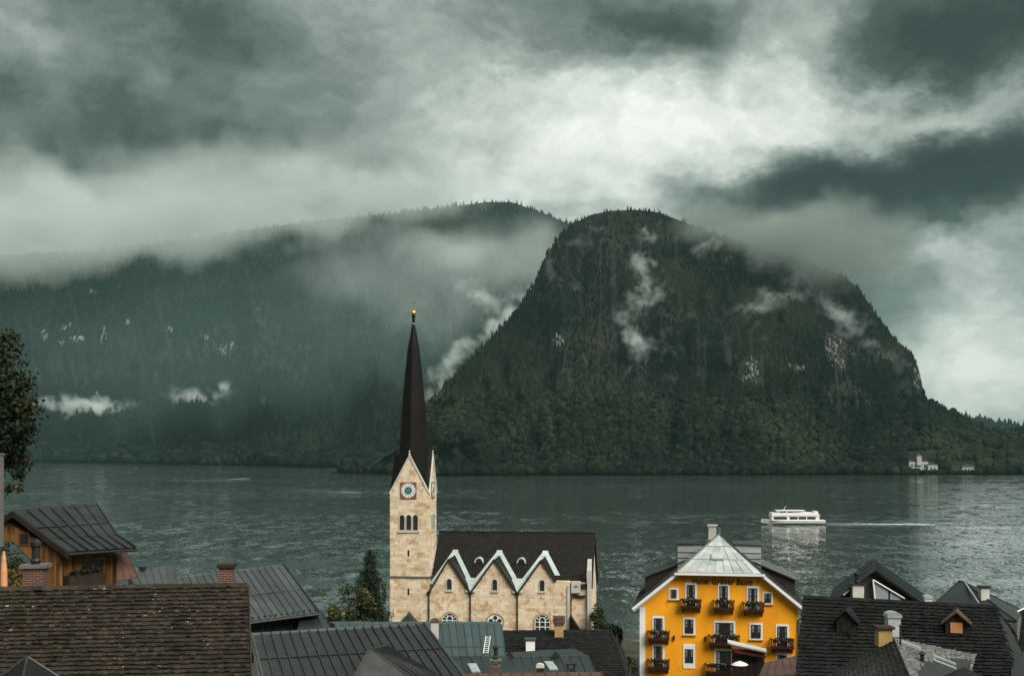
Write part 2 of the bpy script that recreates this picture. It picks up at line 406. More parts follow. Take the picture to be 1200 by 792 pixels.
def forest():
    cu = conifer_unit(); bu = blob_unit()
    # near mountain
    p, px, t = sample_flank(VR, 470, 1230, 0.02, 1.0, 44000, 380, 1330)
    py = HORIZ - (p[:, 2] - CAMZ) / p[:, 1] * FPX
    dens = fbm(p[:, 0] / 60 + 40, p[:, 2] / 45 + 7, 4)
    gully = fbm(px / 9 + 50, p[:, 2] / 130 + 2, 3)
    keep = (rng.random(len(p)) < np.clip((dens - .30) * 6, .30, 1)) & (gully > .25) & (p[:, 2] > 1)
    for (cx, cyy, rx, ry) in CLIFFS: keep &= ((px - cx) / (rx * 1.05)) ** 2 + ((py - cyy) / (ry * 1.05)) ** 2 > 1
    for (a, b_, c_) in ((1061, 1101, 528), (1111, 1146, 540)): keep &= ~((px > a) & (px < b_) & (py > c_))
    low = rng.random(len(p)) < np.clip((py - 455) / 75, 0, .8)
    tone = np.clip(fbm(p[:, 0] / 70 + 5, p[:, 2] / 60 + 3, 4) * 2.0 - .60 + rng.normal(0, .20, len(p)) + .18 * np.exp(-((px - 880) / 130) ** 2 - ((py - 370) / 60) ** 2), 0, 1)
    k = keep & ~low; n = k.sum(); h = rng.uniform(3.6, 8.0, n) * (.75 + .55 * rng.random(n)); 
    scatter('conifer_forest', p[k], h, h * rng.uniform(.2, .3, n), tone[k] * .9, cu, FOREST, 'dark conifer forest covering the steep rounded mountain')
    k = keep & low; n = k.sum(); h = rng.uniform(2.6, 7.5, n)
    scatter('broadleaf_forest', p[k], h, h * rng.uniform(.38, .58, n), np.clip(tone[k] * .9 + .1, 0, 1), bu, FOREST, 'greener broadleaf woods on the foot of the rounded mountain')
    # shore line of the near mountain
    p, px, t = sample_flank(VR, 400, 1230, 0.0, 0.035, 1500, 380, 1330); p[:, 2] = np.maximum(p[:, 2], .3); n = len(p); h = rng.uniform(3.5, 8.5, n)
    kk = np.ones(n, bool)
    h = np.where((px > 1060) & (px < 1146), np.minimum(h, 3.6), h)
    scatter('shore_trees', p[kk], h[kk], (h * rng.uniform(.4, .7, n))[kk], np.clip(rng.normal(.40, .2, n), 0, 1)[kk], bu, FOREST, 'low bushes and trees along the far shore of the lake')
    # left mountain
    p, px, t = sample_flank(VL, -20, 680, 0.03, 1.0, 34000, -220, 860)
    py = HORIZ - (p[:, 2] - CAMZ) / p[:, 1] * FPX
    dens = fbm(p[:, 0] / 130 + 20, p[:, 2] / 90 + 1, 4)
    gully = fbm(px / 7 + p[:, 2] / 90 + 50, p[:, 2] / 200 + 2, 3)
    keep = (rng.random(len(p)) < np.clip((dens - .30) * 6, .35, 1)) & (gully > .24) & (p[:, 2] > 1)
    for (cx, cyy, rx, ry) in LCLIFFS: keep &= ((px - cx) / rx) ** 2 + ((py - cyy) / ry) ** 2 > 1
    tone = np.clip(fbm(p[:, 0] / 150 + 5, p[:, 2] / 110 + 3, 4) * 1.8 - .50 + rng.normal(0, .18, len(p)), 0, 1)
    k = keep; n = k.sum(); h = rng.uniform(9, 16, n)
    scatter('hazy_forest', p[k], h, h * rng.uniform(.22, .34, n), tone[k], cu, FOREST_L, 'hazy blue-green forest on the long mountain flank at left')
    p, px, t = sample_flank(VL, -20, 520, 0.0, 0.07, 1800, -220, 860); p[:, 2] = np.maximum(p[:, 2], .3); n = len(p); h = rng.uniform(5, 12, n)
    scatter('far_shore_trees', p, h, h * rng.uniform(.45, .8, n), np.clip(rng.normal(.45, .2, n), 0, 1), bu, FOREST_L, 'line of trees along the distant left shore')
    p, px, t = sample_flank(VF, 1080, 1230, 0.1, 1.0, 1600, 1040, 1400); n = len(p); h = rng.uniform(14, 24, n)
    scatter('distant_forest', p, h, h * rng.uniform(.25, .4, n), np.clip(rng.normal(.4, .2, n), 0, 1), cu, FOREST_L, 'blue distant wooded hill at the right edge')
forest()

ROCK = mat_mottled('pale_limestone', (.13, .125, .12), (.27, .26, .25), .25, .9, 0, 1.2, .8, .4, c2=(.10, .09, .08), c2_at=.55)
def cliff(name, bvh, spec, label, n, wide=1.0):
    """a bare cliff: jagged vertical limestone slabs standing out of the slope"""
    cx, cyy, rx, ry = spec; mb = MB()
    for _ in range(n):
        a = random.gauss(0, .42); b = random.gauss(0, .42)
        d = pdir(cx + a * rx, cyy + b * ry); hit = bvh.ray_cast(Vector((0, 0, CAMZ)), d)
        if hit[0] is None: continue
        p = hit[0]; s = p.y / FPX
        w = random.uniform(.5, 2.0) * s * wide; h = random.uniform(1.5, 6.5) * s; dep = random.uniform(1.2, 3.0) * s
        poly = [p + Vector((x * w, -dep, z * h)) for x, z in ((-.5, -.5), (-.1, -.62), (.42, -.4), (.55, .1), (.2, .55), (-.3, .42), (-.55, .05))]
        poly = [q + Vector((random.gauss(0, .1) * w, random.gauss(0, .25) * dep, random.gauss(0, .1) * h)) for q in poly]
        mb.prism(poly, (random.gauss(0, .1) * w, dep * 2.6, .2 * h))
    if mb.v: tag(mb.build(name, ROCK), label, 'cliff', kind='structure')
cn = ['rock_cliff'] * 20
for s in CLIFFS: cliff('rock_cliff', BR_, s, 'bare pale limestone patch on the wooded mountain', 46 if s[2] > 10 else 16)
for s in LCLIFFS: cliff('rock_cliff', BL_, s, 'pale rock streaks on the hazy left flank', 6, .7)

# ------------------------------------------------------------------ haze and mist
def mist(blobs, label, dens, nscale, thr=.45, color=(.90, .97, .94), warp=40.0, name='mist', cat='mist', vox=6.0):
    """drifting vapour: blobs are (centre, radii, weight); a real density grid, eaten away at the edges by noise"""
    lo = np.min([np.array(c) - 1.75 * np.array(r) for c, r, a in blobs], 0) - warp * .6
    hi = np.max([np.array(c) + 1.75 * np.array(r) for c, r, a in blobs], 0) + warp * .6
    lo[2] = max(lo[2], 1.5)
    org = Vector(((lo[0] + hi[0]) / 2, (lo[1] + hi[1]) / 2, lo[2]))
    m = bpy.data.materials.new(name); m.use_nodes = True; k = NT(m.node_tree)
    out = k.n('ShaderNodeOutputMaterial'); vol = k.n('ShaderNodeVolumePrincipled'); k.l(vol.outputs[0], out.inputs['Volume'])
    vol.inputs['Color'].default_value = (*color, 1); vol.inputs['Anisotropy'].default_value = 0.0; vol.inputs['Density'].default_value = dens
    ng = bpy.data.node_groups.new(name, 'GeometryNodeTree'); k = NT(ng)
    ng.interface.new_socket('Geometry', in_out='INPUT', socket_type='NodeSocketGeometry')
    ng.interface.new_socket('Geometry', in_out='OUTPUT', socket_type='NodeSocketGeometry')
    go = k.n('NodeGroupOutput'); k.n('NodeGroupInput')
    co = k.n('GeometryNodeInputPosition').outputs[0]
    wn = k.noise(co, nscale * .55, 3, .6, out=1)
    w2 = k.noise(co, nscale * 2.2, 3, .6, out=1)
    cw = k.vm('ADD', co, k.vm('MULTIPLY', k.vm('SUBTRACT', wn, (.5, .5, .5)), (warp * 1.6, warp * 1.6, warp * 1.6)))
    cw = k.vm('ADD', cw, k.vm('MULTIPLY', k.vm('SUBTRACT', w2, (.5, .5, .5)), (warp * .6, warp * .6, warp * .6)))
    tot = None
    for (c, r, a) in blobs:
        q = Vector(c) - org
        v = k.vm('MULTIPLY', k.vm('SUBTRACT', cw, tuple(q)), tuple(1.0 / x for x in r))
        g = k.math('MULTIPLY', k.math('EXPONENT', k.math('MULTIPLY', k.vm('DOT_PRODUCT', v, v), -1.0)), a)
        tot = g if tot is None else k.math('ADD', tot, g)
    n = k.noise(cw, nscale, 6, .62)
    f = k.math('SUBTRACT', k.math('MINIMUM', tot, 1.1), k.mapr(n, .36, .64, thr, 0.0))
    f = k.math('MAXIMUM', k.math('SUBTRACT', f, .05), 0.0)
    vc = k.n('GeometryNodeVolumeCube'); k.l(f, vc.inputs['Density'])
    vc.inputs['Min'].default_value = tuple(Vector(lo) - org); vc.inputs['Max'].default_value = tuple(Vector(hi) - org)
    for i, ax in enumerate('XYZ'): vc.inputs['Resolution ' + ax].default_value = int(max(12, min(220, (hi[i] - lo[i]) / vox)))
    sm = k.n('GeometryNodeSetMaterial'); sm.inputs['Material'].default_value = m
    k.l(vc.outputs[0], sm.inputs[0]); k.l(sm.outputs[0], go.inputs[0])
    me = bpy.data.meshes.new(name); me.materials.append(m)
    o = bpy.data.objects.new(name, me); o.location = org; col.objects.link(o)
    md = o.modifiers.new('vapour', 'NODES'); md.node_group = ng
    tag(o, label, cat, kind='stuff'); return o

def on(bvh, px, py, out=20):
    h = bvh.ray_cast(Vector((0, 0, CAMZ)), pdir(px, py))
    d = h[0].y if h[0] is not None else 2600
    return d - out
def chain(bvh, pts, out=25, depth=.8):
    """pts: (px, py, rx, ry, weight) -> blobs lying against the slope, neighbours joined"""
    bl = []
    full = []
    for a, b in zip(pts, pts[1:] + [None]):
        full.append(a)
        if b is not None and math.hypot(a[0] - b[0], a[1] - b[1]) < 42: full.append(tuple((x + y) / 2 * (.8 if i == 4 else 1) for i, (x, y) in enumerate(zip(a, b))))
    pts = full
    for (px, py, rx, ry, a) in pts:
        D = on(bvh, px, py, out); s = D / FPX
        bl.append((tuple(P(px, py, D)), (rx * s, max(rx, ry) * s * depth, ry * s), a))
    return bl
# ------------------------------------------------------------------ village materials
def mat_shingle(name, c0, c1, speck, rnd, rough=.8, speck_at=.71, moss=None):
    m, k, b, out = base_mat(name); co = obj_coord(k)
    n = k.noise(co, .9, 5, .6); c = k.mix(k.mapr(n, .35, .65, 0, 1), c0, c1)
    g = k.n('ShaderNodeNewGeometry'); c = k.mix(1.0, c, k.mapr(g.outputs['Random Per Island'], 0, 1, 1 - rnd, 1 + rnd), 'MULTIPLY')
    if moss: c = k.mix(k.mapr(k.noise(co, .55, 4, .6), .58, .68, 0, .8), c, moss)
    s1 = k.noise(co, 6.5, 3, .55); big = k.noise(co, .5, 2, .5)
    c = k.mix(k.mapr(k.math('ADD', s1, k.math('MULTIPLY', k.math('SUBTRACT', big, .5), .25)), speck_at, speck_at + .03, 0, .85), c, speck)
    k.l(c, b.inputs['Base Color']); f = k.noise(co, 28, 4, .6)
    b.inputs['Specular IOR Level'].default_value = .14; k.l(k.mapr(f, .3, .7, rough - .2, rough + .1), b.inputs['Roughness']); bump(k, b, f, .5, .012); return m
def mat_stone():
    m, k, b, out = base_mat('church_stone'); co = obj_coord(k)
    sep = k.n('ShaderNodeSeparateXYZ'); k.l(co, sep.inputs[0])
    cmb = k.n('ShaderNodeCombineXYZ'); k.l(k.math('ADD', sep.outputs[0], k.math('MULTIPLY', sep.outputs[1], .93)), cmb.inputs[0]); k.l(sep.outputs[2], cmb.inputs[1])
    wob = k.noise(co, .8, 3, .6, out=1); uv = k.vm('ADD', cmb.outputs[0], k.vm('MULTIPLY', k.vm('SUBTRACT', wob, (.5, .5, .5)), (.22, .16, 0)))
    br = k.n('ShaderNodeTexBrick'); k.l(uv, br.inputs['Vector']); br.inputs['Scale'].default_value = 1.0
    br.inputs['Brick Width'].default_value = .85; br.inputs['Row Height'].default_value = .38; br.inputs['Mortar Size'].default_value = .018; br.inputs['Mortar Smooth'].default_value = .3; br.inputs['Bias'].default_value = -.1
    br.inputs['Color1'].default_value = (.68, .56, .39, 1); br.inputs['Color2'].default_value = (.44, .31, .19, 1); br.inputs['Mortar'].default_value = (.45, .37, .27, 1)
    c = br.outputs['Color']
    n1 = k.noise(co, .55, 5, .62); c = k.mix(k.mapr(n1, .42, .62, 0, .55), c, (.72, .62, .48))
    n2 = k.noise(k.vm('ADD', co, (7, 3, 1)), 1.05, 6, .72, dist=.15); c = k.mix(k.mapr(n2, .52, .63, 0, .8), c, (.42, .20, .075))
    n3 = k.noise(k.vm('MULTIPLY', k.vm('ADD', co, (2, 9, 4)), (1, 1, .45)), 1.5, 5, .65); c = k.mix(k.mapr(n3, .56, .70, 0, .6), c, (.25, .17, .11))
    k.l(c, b.inputs['Base Color']); b.inputs['Roughness'].default_value = .9
    h = k.math('ADD', k.math('MULTIPLY', br.outputs['Fac'], -.6), k.noise(co, 9, 4, .6)); bump(k, b, h, .5, .03); return m
def mat_brick(name, c1, c2, mortar, w=.24, h=.08):
    m, k, b, out = base_mat(name); co = obj_coord(k)
    sep = k.n('ShaderNodeSeparateXYZ'); k.l(co, sep.inputs[0]); cmb = k.n('ShaderNodeCombineXYZ')
    k.l(k.math('ADD', sep.outputs[0], sep.outputs[1]), cmb.inputs[0]); k.l(sep.outputs[2], cmb.inputs[1])
    br = k.n('ShaderNodeTexBrick'); k.l(cmb.outputs[0], br.inputs['Vector']); br.inputs['Scale'].default_value = 1
    br.inputs['Brick Width'].default_value = w; br.inputs['Row Height'].default_value = h; br.inputs['Mortar Size'].default_value = .008
    for nm, c in (('Color1', c1), ('Color2', c2), ('Mortar', mortar)): br.inputs[nm].default_value = (*c, 1)
    n = k.noise(co, 2.2, 5, .6); c = k.mix(k.mapr(n, .45, .7, 0, .7), br.outputs['Color'], (.05, .04, .035))
    k.l(c, b.inputs['Base Color']); b.inputs['Roughness'].default_value = .9; bump(k, b, br.outputs['Fac'], -.5, .01); return m
def mat_metal_roof(name, c0, c1, rough=.38, metallic=.55, streak=(.5, .5, 2.2)):
    m, k, b, out = base_mat(name); co = k.vm('MULTIPLY', obj_coord(k), streak)
    n = k.noise(co, .9, 6, .65, dist=.4); c = k.mix(k.mapr(n, .38, .62, 0, 1), c0, c1)
    r = k.noise(obj_coord(k), 3.1, 5, .66); c = k.mix(k.mapr(r, .62, .72, 0, .55), c, tuple(x * .45 for x in c0))
    oi = k.n('ShaderNodeObjectInfo'); c = k.mix(1.0, c, k.mapr(oi.outputs['Random'], 0, 1, .82, 1.15), 'MULTIPLY')
    k.l(c, b.inputs['Base Color']); b.inputs['Metallic'].default_value = metallic
    k.l(k.mapr(n, .3, .7, rough - .1, rough + .18), b.inputs['Roughness']); bump(k, b, k.noise(obj_coord(k), 1.6, 3, .5), .25, .02); return m

STONE = mat_stone()
YELLOW = mat_mottled('ochre_plaster', (.76, .275, .004), (.91, .385, .010), .4, .85, 0, 14, .35, .012, stretch=(1, 1, .4), c2=(.70, .25, .005), c2_at=.60)
WHITE = mat_mottled('white_paint', (0.703, 0.684, 0.646), (0.76, 0.7505, 0.722), 1.5, .6, 0, 25, .1, .004)
PLASTER = mat_mottled('pale_plaster', (0.3825, 0.3655, 0.323), (0.51, 0.4845, 0.425), .8, .9, 0, 20, .3, .01, c2=(.30, .27, .22))
GREYPL = mat_mottled('grey_render', (0.0924, 0.0882, 0.0798), (0.1344, 0.126, 0.1134), .8, .9, 0, 20, .3, .01, c2=(.14, .12, .10))
SH_BROWN = mat_shingle('brown_shingles', (0.0225, 0.0165, 0.012), (0.03675, 0.027, 0.01875), (.36, .31, .24), .42, speck_at=.70, moss=(.026, .030, .012))
SH_BLACK = mat_shingle('black_shingles', (.0065, .0064, .0061), (.0125, .0118, .0108), (.06, .055, .048), .48, speck_at=.74, moss=(.012, .0145, .007))
SH_CHURCH = mat_shingle('church_roof_shingles', (0.0072, 0.00612, 0.0054), (0.01296, 0.01044, 0.009), (.07, .06, .05), .30, speck_at=.78)
SH_GREY = mat_shingle('weathered_wood_shingles', (0.0855, 0.08325, 0.07875), (0.135, 0.1305, 0.1237), (.08, .075, .07), .36, speck_at=.70)
SPIRE = mat_mottled('spire_shingles', (0.005, 0.00375, 0.00325), (0.01, 0.0075, 0.00625), 1.0, .6, 0, 9, .5, .02, spec=.12)
METAL = mat_metal_roof('dark_standing_seam', (0.01764, 0.0194, 0.01999), (0.03087, 0.03293, 0.03293), .42, .35)
METAL_M = mat_metal_roof('grey_standing_seam', (0.04433, 0.05115, 0.05115), (0.07161, 0.08017, 0.07843), .40, .35)
METAL_T = mat_metal_roof('teal_standing_seam', (0.033, 0.05445, 0.0561), (0.0495, 0.07428, 0.07428), .45, .25)
METAL_L = mat_metal_roof('pale_sheet_metal', (0.2992, 0.3196, 0.306), (0.408, 0.4284, 0.408), .45, .25)
METAL_BL = mat_metal_roof('slate_sheet_metal', (0.01225, 0.0175, 0.01925), (0.0245, 0.0315, 0.03325), .42, .3)
VERDI = mat_metal_roof('verdigris_flashing', (0.3315, 0.3978, 0.3713), (0.4243, 0.4774, 0.4442), .6, .1)
RUST = mat_metal_roof('rusty_sheet_metal', (0.0576, 0.027, 0.0198), (0.0972, 0.0504, 0.036), .6, .2)
WOOD = mat_mottled('orange_larch_boards', (0.18, 0.069, 0.018), (0.264, 0.114, 0.033), 1.2, .7, 0, 30, .3, .006, rnd=.55, stretch=(1, 1, .25), c2=(.08, .035, .015), c2_at=.56)
DARKWOOD = mat_mottled('dark_stained_wood', (0.0126, 0.00756, 0.00504), (0.0231, 0.01344, 0.0084), 2, .7, 0, 30, .3, .005, rnd=.3)
REDWOOD = mat_mottled('maroon_wood', (0.027, 0.0072, 0.0054), (0.04275, 0.0117, 0.0081), 2, .6, 0, 30, .2, .004, rnd=.25)
BRICK = mat_brick('chimney_brick', (0.0936, 0.0342, 0.0198), (0.0648, 0.0216, 0.01368), (.22, .17, .13))
BRICKY = mat_mottled('ochre_chimney_plaster', (0.315, 0.195, 0.0675), (0.39, 0.255, 0.105), 1.5, .9, 0, 18, .3, .01, c2=(.16, .10, .05))
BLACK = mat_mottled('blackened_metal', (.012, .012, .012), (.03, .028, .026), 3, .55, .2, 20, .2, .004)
GLASS = mat_mottled('dark_window_glass', (.012, .014, .015), (.030, .034, .035), 1.3, .13, 0, 4, .05, .003, spec=.6)
GLASS_L = mat_mottled('sky_lit_glass', (.42, .46, .47), (.55, .59, .60), 1.3, .15, .5, 4, .03, .003, spec=.6)  # pale base colour paints in the sky reflected by the panes
CURTAIN = mat_mottled('net_curtain', (.16, .155, .14), (.24, .23, .21), 3, .9, 0, 20, .2, .004, stretch=(8, 8, 1))
GOLD = mat_mottled('gilded_metal', (.75, .45, .10), (.85, .56, .16), 3, .28, .9, 20, .1, .003)
DIAL = mat_mottled('clock_dial_paint', (.60, .62, .58), (.70, .71, .67), 3, .5, 0, 20, .1, .003)
DIALC = mat_mottled('clock_centre_paint', (.03, .12, .11), (.06, .18, .16), 3, .5, 0, 20, .1, .003)
CLOCKBACK = mat_mottled('clock_red_brown_paint', (0.156, 0.06, 0.027), (0.216, 0.096, 0.045), 2.5, .8, 0, 20, .2, .004)
MAROON = mat_mottled('dark_red_cloth', (.10, .02, .018), (.15, .03, .025), 3, .9, 0, 30, .2, .004)
FLOWER = mat_mottled('pale_petals', (0.21, 0.198, 0.12), (0.24, 0.084, 0.072), 6, .8, 0, 30, 0, .004, rnd=.4)
ORANGE = mat_mottled('orange_panel', (.50, .22, .10), (.60, .30, .15), 2, .5, 0, 20, .1, .004)
GROUND = mat_mottled('village_ground', (0.0189, 0.021, 0.01176), (0.042, 0.03696, 0.02772), .25, .95, 0, 4, .6, .05, c2=(.16, .15, .13), c2_at=.60)
PAVE = mat_mottled('quay_paving', (0.0672, 0.063, 0.0546), (0.1008, 0.0945, 0.0819), .6, .9, 0, 6, .4, .02, c2=(.09, .09, .07))

def mat_leaf(name, c0, c1, c2):
    m, k, b, out = base_mat(name); a = k.n('ShaderNodeAttribute', attribute_name='tone').outputs['Fac']
    k.l(k.ramp(a, [(0, c0), (.6, c1), (1, c2)]), b.inputs['Base Color']); b.inputs['Roughness'].default_value = .7; b.inputs['Specular IOR Level'].default_value = .2
    return m
LEAF_A = mat_leaf('autumn_leaves', (.004, .009, .004), (.014, .024, .008), (.075, .045, .012))
LEAF_G = mat_leaf('green_leaves', (0.009, 0.0195, 0.009), (0.02625, 0.0465, 0.0165), (.085, .105, .035))
LEAF_C = mat_leaf('conifer_needles', (.006, .011, .007), (.014, .025, .013), (.028, .042, .020))
LEAF_Y = mat_leaf('olive_leaves', (0.015, 0.0192, 0.006), (0.036, 0.042, 0.0108), (.115, .105, .028))
BARK = mat_mottled('bark', (.045, .034, .026), (.075, .058, .044), 4, .9, 0, 18, .6, .01)

# ------------------------------------------------------------------ village ground
def village_ground():
    xs = np.linspace(-260, 260, 70); ys = np.concatenate([np.linspace(-30, 150, 50), np.linspace(156, 230, 10)])
    X, Y = np.meshgrid(xs, ys)
    Zp = np.interp(Y, [-30, 0, 20, 45, 70, 95, 112, 128, 142, 150, 170, 230], [24, 22.5, 18, 12.5, 7.5, 3.6, 1.6, 1.3, 1.2, 1.0, -2.5, -5])
    Zp = Zp + (fbm(X / 9 + 3, Y / 9, 3) - .45) * np.clip((130 - Y) / 60, .1, 1) * 1.2
    Zp = np.where((X > 26) & (Y > 134), np.minimum(Zp, 1.0 - (Y - 134) * .35), Zp)
    V = np.stack([X, Y, Zp], -1).reshape(-1, 3); n = len(xs); idx = np.arange(len(V)).reshape(len(ys), n)
    F = np.stack([idx[:-1, :-1], idx[:-1, 1:], idx[1:, 1:], idx[1:, :-1]], -1).reshape(-1, 4)
    np_mesh('ground', V, F, GROUND, 'structure', smooth=True)
village_ground()

# ------------------------------------------------------------------ roof and wall builders
def lerp(a, b, t): return a + (b - a) * t
def quad_pt(q, s, t):
    TL, TR, BR, BL = q; return lerp(lerp(TL, TR, s), lerp(BL, BR, s), t)
def quad_n(q):
    TL, TR, BR, BL = q; n = (BL - TL).cross(TR - TL).normalized()
    return n if n.z > 0 else -n
def slab(q, th, name, mat, parent):
    n = quad_n(q); return MB().prism([p - n * th for p in q], n * th).build(name, mat, parent)
def seam_slope(q, n, mat, parent, th=.10, joints=(), rib=.045, name='roof'):
    """sheet-metal slope: a deck with one panel and its raised seam for each strip"""
    q = [Vector(p) for p in q]; nv = quad_n(q); r = slab(q, th, name, mat, parent)
    rows = [0.0, *joints, 1.0]
    for i in range(n):
        mb = MB(); s0, s1 = i / n + .004, (i + 1) / n - .004
        for k in range(len(rows) - 1):
            t0, t1 = rows[k] + (.003 if k else 0), rows[k + 1] - .004
            lift = .010 + .008 * random.random()
            mb.prism([quad_pt(q, s0, t0) + nv * .003, quad_pt(q, s1, t0) + nv * .003, quad_pt(q, s1, t1) + nv * lift, quad_pt(q, s0, t1) + nv * lift], nv * .012)
            if k: mb.prism([quad_pt(q, s0, t0 - .006) + nv * .02, quad_pt(q, s1, t0 - .006) + nv * .02, quad_pt(q, s1, t0 + .008) + nv * .02, quad_pt(q, s0, t0 + .008) + nv * .02], nv * rib * .8)
        if i < n - 1 or True:
            a, b = quad_pt(q, (i + 1) / n, 0), quad_pt(q, (i + 1) / n, 1); e = (q[1] - q[0]).normalized() * rib * .5
            mb.prism([a - e, a + e, b + e, b - e], nv * (rib + .03))
        mb.build('panel', mat, r)
    return r
def tile_slope(q, rows, cols, mat, parent, th=.08, lift=.035, name='roof', jitter=.25, deck=None):
    """shingled slope: deck plus every shingle as geometry, joined as one mass because each is only a few pixels"""
    q = [Vector(p) for p in q]; nv = quad_n(q); r = slab(q, th, name, deck or BLACK, parent); mb = MB()
    for j in range(rows):
        c = cols; off = random.random() / c
        for i in range(-1, c + 1):
            s0 = max(0.0, (i + off * c * (j % 2 + .5)) / c + .07 / c); s1 = min(1.0, (i + 1 + off * c * (j % 2 + .5)) / c - .07 / c)
            if s1 - s0 < .2 / c: continue
            d = random.uniform(-.12, .12) * jitter / rows; t0 = j / rows; t1 = min(1.01, (j + .93) / rows + d); l = lift * random.uniform(.8, 2.0)
            a, b, c_, d_ = quad_pt(q, s0, t0), quad_pt(q, s1, t0), quad_pt(q, s1, t1), quad_pt(q, s0, t1)
            top = [a + nv * .004, b + nv * .004, c_ + nv * l, d_ + nv * l * random.uniform(.85, 1.15)]
            low = [c_ + nv * .003, d_ + nv * .003]
            mb.add(top + low, [(3, 2, 1, 0), (2, 3, 5, 4), (1, 2, 4), (0, 5, 3)])
    mb.build('shingles', mat, r, kind='stuff'); return r
def ridge_cap(a, b, mat, parent, w=.16, n=1, name='ridge_cap'):
    mb = MB(); a, b = Vector(a), Vector(b); u = (b - a).normalized(); side = u.cross(Vector((0, 0, 1))).normalized()
    for i in range(n):
        p, q = lerp(a, b, i / n), lerp(a, b, (i + .97) / n); h = .06 + .02 * random.random()
        mb.add([p - side * w - Vector((0, 0, .07)), p + Vector((0, 0, h)), p + side * w - Vector((0, 0, .07)), q - side * w - Vector((0, 0, .07)), q + Vector((0, 0, h)), q + side * w - Vector((0, 0, .07))],
               [(0, 1, 4, 3), (1, 2, 5, 4), (0, 2, 1), (3, 4, 5), (0, 3, 5, 2)])
    return mb.build(name, mat, parent)
def walls(top, zbot, mat, parent, name='wall'):
    """closed body: a loop of top points dropped to zbot"""
    mb = MB(); top = [Vector(p) for p in top]; n = len(top); bot = [Vector((p.x, p.y, zbot)) for p in top]
    mb.add(top + bot, [tuple(range(n))[::-1], tuple(range(n, 2 * n))] + [(i, (i + 1) % n, n + (i + 1) % n, n + i) for i in range(n)])
    return mb.build(name, mat, parent)
def gutter(a, b, mat, parent, r=.07):
    return MB().tube(a, b, r, r, 8).build('gutter', mat, parent)

def chimney(parent, base, w, d, h, mat, cap=None, cap_mat=None, pot=None, u=(1, 0, 0), label=None):
    """chimney stack as a part, its cap and pot as sub-parts"""
    u = Vector(u).normalized(); b = Vector(base)
    o = MB().box(b + Vector((0, 0, h / 2)), (w, d, h), u).build('chimney', mat, parent)
    if label: o['label'] = label
    z = h
    cm = cap_mat or PLASTER
    if cap == 'slab':
        MB().box(b + Vector((0, 0, z + .06)), (w * 1.3, d * 1.3, .12), u).build('cap', cm, o); z += .12
    elif cap == 'raised':
        mb = MB()
        for sx in (-1, 1):
            for sy in (-1, 1): mb.box(b + u * (sx * w * .38) + Vector((-u.y, u.x, 0)) * (sy * d * .38) + Vector((0, 0, z + .14)), (.1, .1, .28), u)
        mb.box(b + Vector((0, 0, z + .33)), (w * 1.35, d * 1.35, .1), u).build('cap', cm, o); z += .38
    elif cap == 'flare':
        mb = MB(); mb.box(b + Vector((0, 0, z + .12)), (w * 1.22, d * 1.22, .24), u); mb.box(b + Vector((0, 0, z + .34)), (w * 1.42, d * 1.42, .2), u)
        for i in range(4): mb.box(b + u * ((i - 1.5) * w * .3) + Vector((0, 0, z + .52)), (w * .16, d * 1.2, .16), u)
        mb.box(b + Vector((0, 0, z + .66)), (w * 1.4, d * 1.4, .12), u); mb.build('cap', cm, o); z += .72
    elif cap == 'dome':
        mb = MB(); mb.box(b + Vector((0, 0, z + .05)), (w * 1.2, d * 1.2, .1), u)
        pts = []
        uu, vv = u, Vector((-u.y, u.x, 0))
        ring = [(-.6, 0), (-.5, .16), (-.25, .27), (0, .3), (.25, .27), (.5, .16), (.6, 0)]
        mb.prism([b + uu * (a * w) - vv * d * .6 + Vector((0, 0, z + .1 + hh * w)) for a, hh in ring], vv * d * 1.2); mb.build('cap', cm, o); z += .1 + .3 * w
    if pot:
        MB().lathe(b + Vector((0, 0, z)), [(pot * .8, 0), (pot, .12), (pot * .75, .2), (pot * .75, .55), (pot * 1.05, .62), (pot * 1.05, .74), (pot * .2, .86)], 10).build('pot', BLACK, o)
    return o

class Fr:
    """local frame of a facade: u to the right, v into the building, z up"""
    def __init__(s, o, yaw):
        s.o = Vector(o); s.u = Vector((math.cos(R(yaw)), math.sin(R(yaw)), 0)); s.v = Vector((-math.sin(R(yaw)), math.cos(R(yaw)), 0)); s.yaw = yaw
    def p(s, u, v, z): return Vector((s.o.x + s.u.x * u + s.v.x * v, s.o.y + s.u.y * u + s.v.y * v, z))
    def box(s, mb, u0, u1, v0, v1, z0, z1):
        return mb.box(s.p((u0 + u1) / 2, (v0 + v1) / 2, (z0 + z1) / 2), (u1 - u0, v1 - v0, z1 - z0), s.u)
    def poly(s, mb, pts, v0, v1): return mb.prism([s.p(u, v0, z) for u, z in pts], s.v * (v1 - v0))
    def bar(s, mb, a, b, t, v0, v1):
        """flat bar in the facade plane from (u,z) to (u,z)"""
        d = Vector((b[0] - a[0], b[1] - a[1])).normalized(); n = Vector((-d.y, d.x)) * t / 2
        return s.poly(mb, [(a[0] - n.x, a[1] - n.y), (b[0] - n.x, b[1] - n.y), (b[0] + n.x, b[1] + n.y), (a[0] + n.x, a[1] + n.y)], v0, v1)
def arch(cu, z0, w, h, n=9):
    r = w / 2; zs = z0 + h - r
    return [(cu - r, z0), (cu + r, z0)] + [(cu + r * math.cos(math.pi * i / n), zs + r * math.sin(math.pi * i / n)) for i in range(n + 1)]
def ring(fr, mb, inner, outer, v0, v1):
    n = len(inner)
    for i in range(n):
        j = (i + 1) % n
        mb.prism([fr.p(*x) for x in ((inner[i][0], v0, inner[i][1]), (inner[j][0], v0, inner[j][1]), (outer[j][0], v0, outer[j][1]), (outer[i][0], v0, outer[i][1]))], fr.v * (v1 - v0))
    return mb

